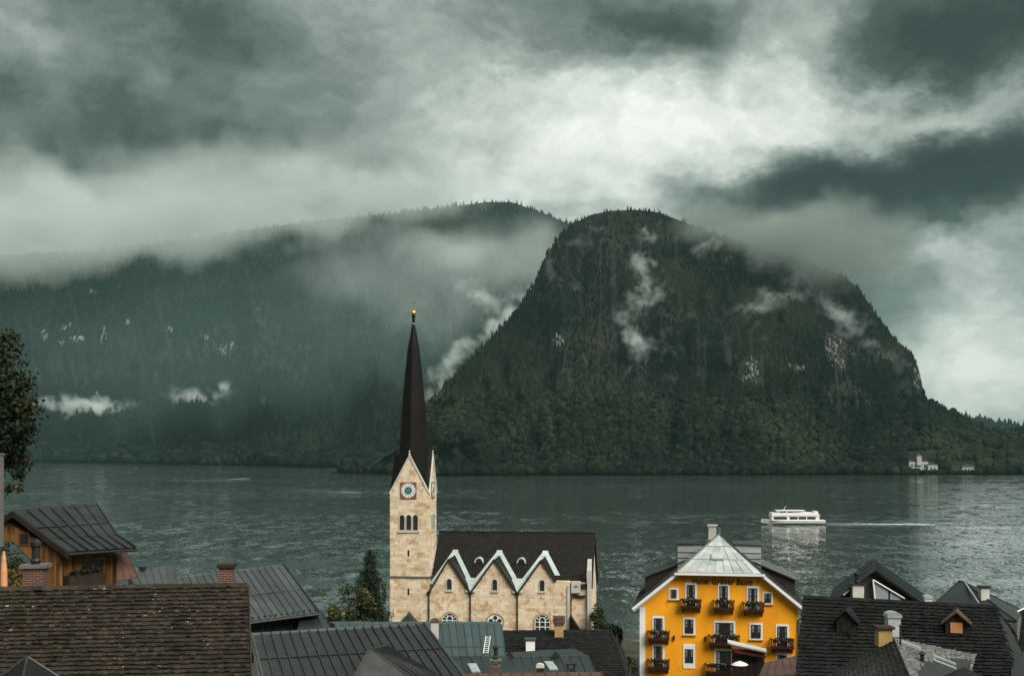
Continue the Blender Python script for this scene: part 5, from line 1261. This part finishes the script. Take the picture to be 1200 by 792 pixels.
def hotel_front():
    fr, U, Zf = HF
    # awning hut in front of the facade
    root = empty('kiosk', fr.p(U(876), -4, 1.0), 'dark red terrace hut with a white rolled awning in front of the yellow hotel', 'kiosk')
    f2 = Fr(P(876, 760, 107).xy.to_3d(), -9.5); k = FPX / 107; z = lambda py: CAMZ - (py - HORIZ) / k
    mb = MB(); f2.box(mb, -1.35, 1.5, 0, 2.2, 1.0, z(762)); mb.build('wall', MAROON, root)
    mb = MB(); mb.prism([f2.p(-1.75, -.7, z(753)), f2.p(1.65, -.7, z(762.5)), f2.p(1.65, .6, z(761.5)), f2.p(-1.75, .6, z(752))], UP * .1); mb.build('awning', PLASTER, root)
    MB().tube(f2.p(-1.6, -.75, z(752.5)), f2.p(1.6, -.75, z(761)), .16, .16, 12).build('awning_roll', PLASTER, root)
    mb = MB(); mb.prism([f2.p(-1.2, -.6, z(760)), f2.p(1.6, -.6, z(766)), f2.p(1.6, -.6, z(769)), f2.p(-1.2, -.6, z(763))], (0, .04, 0)); mb.build('valance', MAROON, root)
    for i in range(5): mb = MB(); f2.box(mb, -1.3 + i * .56, -.82 + i * .56, -.03, -.004, 3.0, z(768)); mb.build('panel', DARKWOOD, root)
    # terrace in front of the hotel
    mb = MB(); fr.box(mb, U(738), U(950), -7.5, -.13, .2, 1.45); t = tag(mb.build('terrace', PAVE), kind='structure')
    # white parasol, tables
    r2 = empty('parasol', fr.p(U(868), -5.5, 1.45), 'small white parasol on the hotel terrace', 'parasol')
    c = P(867, 777, 104); MB().lathe(Vector((c.x, c.y, c.z - .1)), [(.75, 0), (.5, .16), (.05, .32)], 8).build('canopy', WHITE, r2); MB().tube(Vector((c.x, c.y, 1.45)), c, .03, .03, 6).build('pole', DARKWOOD, r2)
    for i, (px, py) in enumerate(((842, 789), (884, 790), (898, 787))):
        c = P(px, py, 104.5); r = empty('table', Vector((c.x, c.y, 1.45)), ('round terrace table below the big balcony', 'round terrace table right of the white parasol', 'round terrace table beside the rusty roof')[i], 'table', 'hotel terrace tables')
        MB().lathe(Vector((c.x, c.y, 2.17)), [(.45, 0), (.45, .04)], 14).build('tabletop', METAL_L, r); MB().tube(Vector((c.x, c.y, 1.45)), Vector((c.x, c.y, 2.16)), .05, .05, 6).build('leg', BLACK, r)
    # rusty roof and hatch in front
    r3 = empty('house', P(925, 860, 82), 'rusty panelled roof with an orange hatch below the yellow hotel', 'house')
    q = [P(896, 776, 86), P(938, 767, 88), P(962, 800, 79), P(880, 812, 78)]; seam_slope(q, 6, RUST, r3, .10, (.6,), .04); walls([p - UP * .15 for p in q], 1.5, GREYPL, r3)
    h = MB(); c = P(946, 790, 80); h.box(c + UP * .4, (1.3, 1.6, 1.9), (1, -.2, 0)); ho = h.build('roof_hatch', RUST, r3); MB().box(P(953, 772, 79) , (.62, .06, .55), (1, -.15, -.35), None, (.1, .3, .9)).build('pane', ORANGE, ho)
    MB().path([P(940, 776, 80), P(937, 758, 80), P(943, 768, 80)], .04).build('vent_pipe', METAL_L, r3)
    # quay wall left of the hotel
    mb = MB(); a, b = P(700, 770, 128), P(752, 772, 124); mb.box((a + b) / 2 * Vector((1, 1, 0)) + UP * .9 if False else Vector(((a.x + b.x) / 2, (a.y + b.y) / 2, .9)), (10, 16, 1.6), (1, -.1, 0)); tag(mb.build('quay', PAVE), kind='structure')
    r4 = empty('boathouse', P(722, 830, 120), 'narrow dark wooden boathouse between the church and the hotel', 'boathouse')
    a = P(721, 752, 119); e0, e1 = P(711, 775, 119), P(731, 776, 119); d = Vector((.6, 5, 0))
    mb = MB(); mb.prism([a - UP * .1, e0 + Vector((.15, 0, 0)), Vector((e0.x + .15, e0.y, 1)), Vector((e1.x - .15, e1.y, 1)), e1 - Vector((.15, 0, 0))], d); mb.build('wall', DARKWOOD, r4)
    for s, e in ((0, e0), (1, e1)): slab([a + Vector((0, -.3, 0)), a + d, e + d, e + Vector((0, -.3, 0))] if s else [a + d, a + Vector((0, -.3, 0)), e + Vector((0, -.3, 0)), e + d], .08, 'roof', DARKWOOD, r4)
    mb = MB(); mb.box(Vector((a.x, a.y - .04, 2.4)), (.9, .06, 2.2)); mb.build('door', REDWOOD, r4)
hotel_front()

# ------------------------------------------------------------------ trees
def trees():
    # broadleaf tree at the left edge, crown mostly outside the frame
    D = 44; root = empty('broadleaf_tree', P(-40, 900, D), 'dark leafy tree turning orange at the left frame edge', 'tree')
    tb = P(-40, 900, D); trunk('trunk', [(tb, .35), (P(-42, 700, D), .28), (P(-38, 560, D), .2), (P(-34, 440, D), .08)], root)
    lm = MB(); rr = random.Random(4); bl = []
    for (x, y, rx, ry) in ((-20, 420, 34, 26), (2, 450, 28, 22), (-12, 480, 44, 26), (14, 478, 20, 15), (18, 500, 16, 14), (-4, 515, 32, 20), (6, 538, 20, 16), (-40, 540, 40, 30), (-10, 400, 22, 16), (-60, 460, 50, 50), (10, 556, 10, 10), (2, 572, 14, 7), (-44, 390, 30, 22)):
        x += 13; dd = D + rr.uniform(-1.2, 1.2); s = dd / FPX; bl.append((tuple(P(x, y, dd)), (rx * s, rx * s * 1.1, ry * s)))
        lm.tube(P(-38, y + 60, D), P(x, y, dd), .06, .015, 5)
    lm.build('limbs', BARK, root); leaves('crown', bl, 9500, .17, LEAF_A, root, 21, .3, .62, .35)
    # conifer beside the church tower
    D = 128; b = P(433, 790, D); b.z = 1.5; top = P(431, 641, D); H = top.z - b.z
    root = empty('conifer_tree', b, 'tall dark conifer standing left of the church tower', 'tree'); trunk('trunk', [(b, .25), (b + UP * H * .6, .14), (top, .03)], root)
    bl = []; rr = random.Random(8)
    for i in range(46):
        t = (i / 46) ** .9; z = 2.2 + (H - 2.4) * t; R_ = (1 - t) ** .75 * 2.7 * rr.uniform(.65, 1.1) + .1; a = i * 2.4
        bl.append((tuple(b + Vector((math.cos(a) * R_ * .62, math.sin(a) * R_ * .62, z))), (R_ * .62 + .12, R_ * .62 + .12, .42 + .25 * (1 - t))))
    leaves('crown', bl, 12000, .30, LEAF_C, root, 31, .9, .35, .3)
    def bush(px, py, D, rx, h, mat, label, seed, n=2600, size=.26, nm='bush'):
        c = P(px, py, D); g = Vector((c.x, c.y, 1.2)); r = empty(nm, g, label, 'bush' if nm == 'bush' else 'tree'); rr = random.Random(seed)
        trunk('trunk', [(g, .12), (Vector((c.x, c.y, c.z)), .05)], r)
        bl = [((c.x + rr.gauss(0, .45) * rx, c.y + rr.gauss(0, .45) * rx, c.z + rr.uniform(-.5, .4) * h), (rx * rr.uniform(.25, .5),) * 2 + (h * rr.uniform(.16, .3),)) for _ in range(12)]
        leaves('crown', bl, n, size, mat, r, seed, .2, .6, .35)
    bush(408, 722, 118, 1.6, 2.4, LEAF_Y, 'round olive-green bush at the foot of the conifer, left side', 51)
    bush(424, 712, 121, 1.5, 3.4, LEAF_Y, 'olive bush in front of the conifer trunk', 52)
    bush(440, 706, 134, 1.1, 5.4, LEAF_G, 'green tree squeezed between the conifer and the church tower', 53, 3200, nm='small_tree')
    bush(408, 690, 126, 1.3, 3.0, LEAF_G, 'thin leafy tree leaning left of the conifer', 54, 800, .24, 'small_tree')
    bush(703, 726, 136, 1.5, 3.4, LEAF_G, 'green bush at the right corner of the church', 55)
    bush(716, 742, 128, 1.4, 2.6, LEAF_C, 'dark shrub between the church and the boathouse', 56)
    bush(705, 752, 118, 1.6, 2.2, LEAF_Y, 'low shrub behind the dark shingled house end', 57)
    bush(738, 778, 112, 1.0, 1.4, LEAF_Y, 'small shrub at the left foot of the yellow hotel', 58, 1200)
    bush(446, 736, 96, 1.2, 1.6, LEAF_G, 'hedge clump below the church tower', 59)
trees()

# ------------------------------------------------------------------ the lake steamer and the far shore
def boat():
    D = 380; k = FPX / D; c = P(929, 614, D); root = empty('passenger_boat', Vector((c.x, D, 0)), 'white two-deck passenger boat crossing the lake', 'boat')
    X = lambda px: (px - 600) / k; Z = lambda py: CAMZ - (py - HORIZ) / k
    # hull lofted along its length; bow to the left
    st = [(892, 1.15, 1.75, .05), (897, .75, 1.6, .9), (905, .25, 1.45, 1.7), (918, 0, 1.35, 2.2), (945, 0, 1.3, 2.3), (962, 0, 1.3, 2.2), (966, .3, 1.35, 2.0)]
    mb = MB(); n = 6
    for (px, zl, zt_, hw) in st:
        x = X(px); mb.v += [(x, D - hw, zt_), (x, D - hw * .9, (zt_ + zl) / 2), (x, D - hw * .6, zl - .4), (x, D + hw * .6, zl - .4), (x, D + hw * .9, (zt_ + zl) / 2), (x, D + hw, zt_)]
    for j in range(len(st) - 1): mb.f += [(j * n + i, j * n + (i + 1) % n, (j + 1) * n + (i + 1) % n, (j + 1) * n + i) for i in range(n)]
    mb.f += [tuple(range(n)), tuple(range((len(st) - 1) * n, len(st) * n))[::-1]]
    mb.build('hull', WHITE, root)
    mb = MB()
    for s in (-1, 1): mb.add([(X(905), D + s * 1.56, .02), (X(965), D + s * 2.06, .02), (X(965), D + s * 2.16, .32), (X(902), D + s * 1.72, .32)], [(0, 1, 2, 3)])
    mb.build('waterline_stripe', BLACK, root)
    bx = lambda mb, a, b, z0, z1, hw, off=0: mb.box(((X(a) + X(b)) / 2, D + off, (z0 + z1) / 2), (X(b) - X(a), 2 * hw, z1 - z0))
    mb = MB(); bx(mb, 903, 958, 1.3, 2.75, 2.0); cab = mb.build('cabin', WHITE, root)
    for a, b in ((905, 920.5), (923.5, 933), (934, 943), (944, 954)):
        mb = MB(); bx(mb, a, b, 1.65, 2.5, 2.02); mb.build('window', GLASS, cab)
    mb = MB(); bx(mb, 902, 958.5, 2.755, 2.95, 2.15); mb.build('deck', WHITE, root)
    mb = MB()
    for s in (-1, 1): mb.box(((X(903) + X(956)) / 2, D + s * 2.1, 3.4), (X(956) - X(903), .05, .85))
    mb.box((X(903), D, 3.4), (.05, 4.2, .85)); mb.build('bulwark', WHITE, root)
    mb = MB(); bx(mb, 911, 929, 2.955, 4.25, 1.5); wh = mb.build('wheelhouse', WHITE, root)
    for a, b in ((912, 919.5), (922, 928)): mb = MB(); bx(mb, a, b, 3.6, 4.15, 1.52); mb.build('window', GLASS, wh)
    mb = MB(); bx(mb, 909, 942, 4.3, 4.5, 1.9); mb.build('sun_roof', WHITE, root)
    for px in (933, 941):
        for s in (-1, 1): MB().tube((X(px), D + s * 1.7, 2.95), (X(px), D + s * 1.7, 4.3), .05, .05, 6).build('post', WHITE, root)
    MB().tube((X(918), D, 4.5), (X(921), D, 5.9), .09, .05, 6).build('mast', WHITE, root)
    mb = MB(); mb.prism([(X(951), D - 1.6, 2.96), (X(958), D - 1.6, 2.96), (X(957), D - 1.6, 4.2), (X(953.5), D - 1.6, 4.3)], (0, 3.2, 0)); mb.build('stern_housing', WHITE, root)
    MB().tube((X(960), D, 1.3), (X(961), D, 3.3), .04, .04, 5).build('flag_staff', WHITE, root)
    # wake: churned foam and two low swells spreading behind
    FOAM = mat_mottled('wake_foam', (.20, .25, .235), (.40, .45, .43), .5, .6, 0, 3, .5, .1)
    mb = MB(); rr = random.Random(3)
    for i in range(330):
        t = rr.random() ** 1.6; x = X(967) + t * 34; w = .5 + 3.2 * t; y = D + rr.gauss(0, .5) * w
        l = rr.uniform(.4, 1.9); h = rr.uniform(.06, .22) * (1 - t * .6)
        mb.add([(x - l, y, .004), (x, y - .25, .004), (x + l, y, .004), (x, y + .25, .004), (x, y, h)], [(0, 1, 4), (1, 2, 4), (2, 3, 4), (3, 0, 4)])
    tag(mb.build('wake_foam', FOAM), 'white foam trail behind the passenger boat', 'wake', kind='stuff')
    mb = MB()
    for s in (-1, 1):
        pts = []
        for i in range(26):
            t = i / 25; x = X(966) + t * 46; y = D + s * (1.5 + t * 9); h = .32 * (1 - t) + .05
            pts.append([(x, y - 1.0, -.05), (x, y - .4, h * .7), (x, y, h), (x, y + .4, h * .7), (x, y + 1.0, -.05)])
        for a, b in zip(pts[:-1], pts[1:]):
            for i in range(4): mb.add([a[i], a[i + 1], b[i + 1], b[i]], [(0, 1, 2, 3)])
    tag(mb.build('wake_swell', WATER, smooth=True), 'low swells spreading behind the passenger boat', 'wake', kind='stuff')
boat()
def old_wakes():
    for pts, lab in (([(262, 562), (290, 567), (325, 571), (370, 575), (430, 577)], 'long curved swell of an old wake left of the spire'), ([(60, 551), (90, 547), (130, 546), (165, 548)], 'faint curved swell near the far left shore'), ([(150, 553), (180, 560), (230, 563), (300, 560)], 'faint swell line on the left part of the lake')):
        w = [G(x, y, 0) for x, y in pts]; fine_ = []
        for a, b in zip(w[:-1], w[1:]): fine_ += [lerp(a, b, i / 10) for i in range(10)]
        mb = MB(); rows = []; n = len(fine_)
        for i, p in enumerate(fine_):
            wd = (3.2 + p.y * .006) * math.sin(math.pi * (i + .5) / n); rows.append([Vector((p.x, p.y - wd, -.06)), Vector((p.x, p.y - wd * .35, .30)), Vector((p.x, p.y, .42)), Vector((p.x, p.y + wd * .35, .3)), Vector((p.x, p.y + wd, -.06))])
        for a, b in zip(rows[:-1], rows[1:]):
            for i in range(4): mb.add([a[i], b[i], b[i + 1], a[i + 1]], [(0, 1, 2, 3)])
        tag(mb.build('wake_swell', WATER, smooth=True), lab, 'wake', kind='stuff')
old_wakes()

def far_shore():
    CASTLE = mat_mottled('weathered_white_walls', (.26, .255, .24), (.34, .335, .32), .2, .9, 0, 2, .3, .05)
    D = on(BR_, 1081, 551, 0); k = FPX / D; X = lambda px: (px - 600) / k; Z = lambda py: CAMZ - (py - HORIZ) / k
    root = empty('castle', (X(1081), D, .5), 'little white castle with a turret among trees on the far shore', 'castle')
    def blk(nm, a, b, y0, y1, dep, mat, par, y=D): 
        mb = MB(); mb.box(((X(a) + X(b)) / 2, y + dep / 2, (Z(y0) + Z(y1)) / 2), (X(b) - X(a), dep, Z(y0) - Z(y1))); return mb.build(nm, mat, par)
    def pyr(nm, a, b, y0, ytop, dep, mat, par, y=D):
        x0, x1, z0, z1 = X(a), X(b), Z(y0), Z(ytop); mb = MB(); mb.add([(x0, y, z0), (x1, y, z0), (x1, y + dep, z0), (x0, y + dep, z0), ((x0 + x1) / 2, y + dep / 2, z1)], [(0, 1, 4), (1, 2, 4), (2, 3, 4), (3, 0, 4), (3, 2, 1, 0)]); return mb.build(nm, mat, par)
    b = blk('wing', 1065, 1088, 541, 555, 8, CASTLE, root); pyr('wing_roof', 1064, 1089, 541, 536.5, 9, METAL, root)
    t = blk('tower', 1074, 1079.5, 534, 545, 5, CASTLE, root, D - 1.5); pyr('tower_roof', 1073.4, 1080, 534, 530.5, 5.4, METAL, root, D - 1.7)
    blk('wing', 1086, 1097.5, 544.5, 556, 7, CASTLE, root, D - 3); pyr('wing_roof', 1085.5, 1098, 544.5, 541.5, 7.5, METAL, root, D - 3.2)
    for px in (1068, 1072, 1083): blk('window', px, px + 1.6, 544, 547.5, .1, GLASS, b, D - .15)
    for px in (1089, 1093): blk('window', px, px + 1.6, 548, 551.5, .1, GLASS, b, D - 3.15)
    D = on(BR_, 1132, 553, 0); k = FPX / D
    r2 = empty('villa', (X(1132), D, .5), 'white villa close to the water right of the castle', 'villa')
    w = blk('wall', 1126, 1141, 546.5, 556.5, 7, CASTLE, r2, D - 4); pyr('roof', 1125, 1142, 546.5, 543.5, 8, METAL, r2, D - 4.5)
    for px in (1128.5, 1132.5, 1136.5): blk('window', px, px + 1.7, 549, 552.5, .1, GLASS, w, D - 4.15)
    r3 = empty('boathouse', (X(1119), D, .5), 'low pale boathouse left of the white villa on the far shore', 'boathouse'); blk('wall', 1115, 1122, 552, 557, 5, PLASTER, r3, D - 5); pyr('roof', 1114.5, 1122.5, 552, 549.5, 6, RUST, r3, D - 5.4)
    k = FPX / 985
    r4 = empty('boathouse', (X(547), 985, .5), 'white boathouse on the far shore just right of the spire', 'boathouse'); blk('wall', 542, 550, 555, 559, 5, GREYPL, r4, 990); pyr('roof', 541, 551, 555, 552.5, 6, METAL, r4, 989.6)
    r5 = empty('cottage', (X(566), 1000, 1), 'tiny white cottage above the far shore right of the spire', 'cottage'); blk('wall', 563, 569, 549, 554, 5, WHITE, r5, 985); pyr('roof', 562.4, 569.6, 549, 546.5, 6, METAL, r5, 984.6)
    # bright meadow strip on the distant left shore
    for i, (px0, px1, py) in enumerate(((22, 62, 538.5), (88, 138, 539.5))):
        Dm = 1835; mb = MB(); kk = Dm / FPX; x0, x1 = (px0 - 600) * kk, (px1 - 600) * kk; mb.add([(x0, Dm - 40, .2), (x1, Dm - 44, .2), (x1 + 10, Dm + 60, 6), (x0 - 10, Dm + 60, 6)], [(0, 1, 2, 3)]); mb.prism([(x0, Dm - 40, -1), (x1, Dm - 44, -1), (x1 + 10, Dm + 60, 4), (x0 - 10, Dm + 60, 4)], (0, 0, 1.1)); tag(mb.build('meadow', LEAFMEADOW), kind='structure')
LEAFMEADOW = mat_mottled('meadow_grass', (.10, .13, .05), (.15, .17, .07), .02, .95, 0, .4, .2, .3)
far_shore()
HAZE_ON = True
def make_haze():
    m = bpy.data.materials.new('haze_air'); m.use_nodes = True; k = NT(m.node_tree)
    out = k.n('ShaderNodeOutputMaterial'); v = k.n('ShaderNodeVolumePrincipled'); k.l(v.outputs[0], out.inputs['Volume'])
    v.inputs['Color'].default_value = (.50, .88, .86, 1); v.inputs['Density'].default_value = 2.8e-5
    mb = MB(); mb.box((0, 3150, 399), (11000, 6900, 810)); o = mb.build('haze', m); o['kind'] = 'stuff'; o['label'] = 'thin blue-green haze over the lake and valley'; o['category'] = 'haze'
make_haze()

def mists():
    # small puffs low on the left flank
    mist(chain(BL_, [(55, 477, 18, 6, .9), (85, 473, 16, 9, 1.0), (110, 479, 20, 5, .9), (142, 478, 16, 6, .8)], 30), 'low white mist band above the far left shore', .055, .04, .6, warp=44, vox=3.6)
    mist(chain(BL_, [(212, 463, 16, 9, .7), (236, 470, 18, 6, .8), (262, 459, 13, 9, 1.2), (308, 467, 14, 7, .7)], 30), 'bright mist puffs in the middle of the left flank', .055, .04, .6, warp=44, vox=3.6)
    # torn wisps in the gap between the two mountains
    mist(chain(BL_, [(508, 458, 10, 12, .9), (520, 436, 11, 13, 1.0), (533, 416, 12, 11, 1.1), (552, 402, 14, 9, 1.0), (575, 387, 16, 8, 1.0), (598, 370, 16, 9, 1.0), (618, 352, 15, 10, .8), (640, 338, 13, 12, .6)], 70),
         'long diagonal streak of torn mist in the gap between the mountains', .055, .030, .62, warp=52, vox=4.5)
    mist(chain(BL_, [(530, 322, 11, 7, .8), (546, 338, 12, 7, .9), (562, 352, 13, 9, .9), (578, 366, 13, 9, .8), (600, 338, 20, 12, .5), (500, 396, 16, 4, .5), (520, 398, 14, 4, .5)], 80),
         'thin upper branch of mist joining the diagonal streak', .030, .030, .68, warp=52, vox=4.5)
    mist(chain(BL_, [(540, 278, 36, 12, .8), (515, 295, 50, 18, .5), (590, 300, 90, 44, .6), (480, 330, 110, 56, .5), (400, 310, 80, 50, .40), (620, 310, 60, 50, .5), (520, 370, 90, 46, .40), (430, 280, 60, 26, .4)], 260, .6),
         'pale mist veil over the top of the left mountain', .0062, .010, .26, warp=110, vox=10)
    D = 1750
    bl = [(tuple(P(px, py, D)), (rx * D / FPX, 150, ry * D / FPX), a) for px, py, rx, ry, a in [(60, 440, 200, 90, .5), (260, 420, 200, 110, .6), (430, 370, 170, 110, .7), (560, 350, 120, 90, .6)]]
    mist(bl, 'faint blue-grey vapour hanging in front of the left mountain', .0005, .007, .16, color=(.62, .92, .90), warp=120, vox=16)
    # wisps on the rounded mountain
    mist(chain(BR_, [(760, 274, 8, 9, .8), (748, 298, 11, 14, .8), (752, 322, 13, 14, .9), (768, 342, 12, 11, 1.0), (738, 358, 12, 12, .9), (732, 380, 11, 14, .9), (744, 404, 12, 14, 1.0), (750, 420, 8, 10, .7), (778, 404, 8, 18, .8), (715, 330, 12, 14, .4), (764, 446, 16, 14, .4), (690, 340, 26, 16, .35)], 22),
         'ragged column of mist on the face of the rounded mountain', .060, .050, .74, warp=42, vox=2.4)
    mist(chain(BR_, [(652, 312, 14, 14, .6), (638, 340, 14, 14, .6), (680, 285, 24, 9, .5), (700, 270, 20, 6, .4)], 20), 'thin mist clinging to the left shoulder of the rounded mountain', .018, .045, .72, warp=34, vox=3)
    mist(chain(BR_, [(945, 305, 20, 20, .9), (932, 330, 20, 16, .9), (915, 350, 22, 12, .9), (885, 364, 20, 8, .8), (960, 345, 22, 20, .5), (985, 372, 24, 14, .8), (1005, 392, 18, 12, .6), (880, 310, 40, 12, .5), (835, 285, 22, 12, .7), (825, 298, 16, 10, .5)], 26),
         'grey cloud tongue hanging over the right face of the mountain', .036, .040, .72, warp=52, vox=3.2)
    mist(chain(BR_, [(1040, 415, 18, 10, .5), (1052, 436, 12, 12, .7), (1066, 460, 9, 9, .8), (1020, 405, 20, 10, .5)], 18), 'small mist wisp at the cliff foot on the right', .026, .045, .66, warp=28, vox=3)
    # cloud caps
    D = 2700
    bl = [(tuple(P(px, py, D)), (rx * D / FPX, 420, ry * D / FPX), a) for px, py, rx, ry, a in
          [(-60, 274, 140, 42, 1.2), (60, 270, 130, 37, 1.2), (170, 258, 120, 32, 1.1), (280, 243, 130, 25, 1.0), (390, 226, 120, 20, .9), (480, 216, 110, 16, .7), (20, 300, 60, 16, .7), (130, 292, 40, 10, .35), (215, 288, 50, 12, .6)]]
    mist(bl, 'grey cloud cap lying on the left mountain ridge', .0060, .0085, .66, color=(.80, .88, .84), warp=150, name='cloud', cat='cloud', vox=13)
    D = 1540
    bl = [(tuple(P(px, py, D)), (rx * D / FPX, 110, ry * D / FPX), a) for px, py, rx, ry, a in
          [(895, 268, 70, 26, 1.0), (840, 262, 46, 16, .8), (950, 280, 66, 36, 1.0), (1005, 300, 50, 36, .9), (930, 315, 36, 24, .9)]]
    mist(bl, 'dark rain cloud wrapping the top right of the rounded mountain', .020, .015, .62, color=(.40, .46, .43), warp=80, name='cloud', cat='cloud', vox=7)
mists()
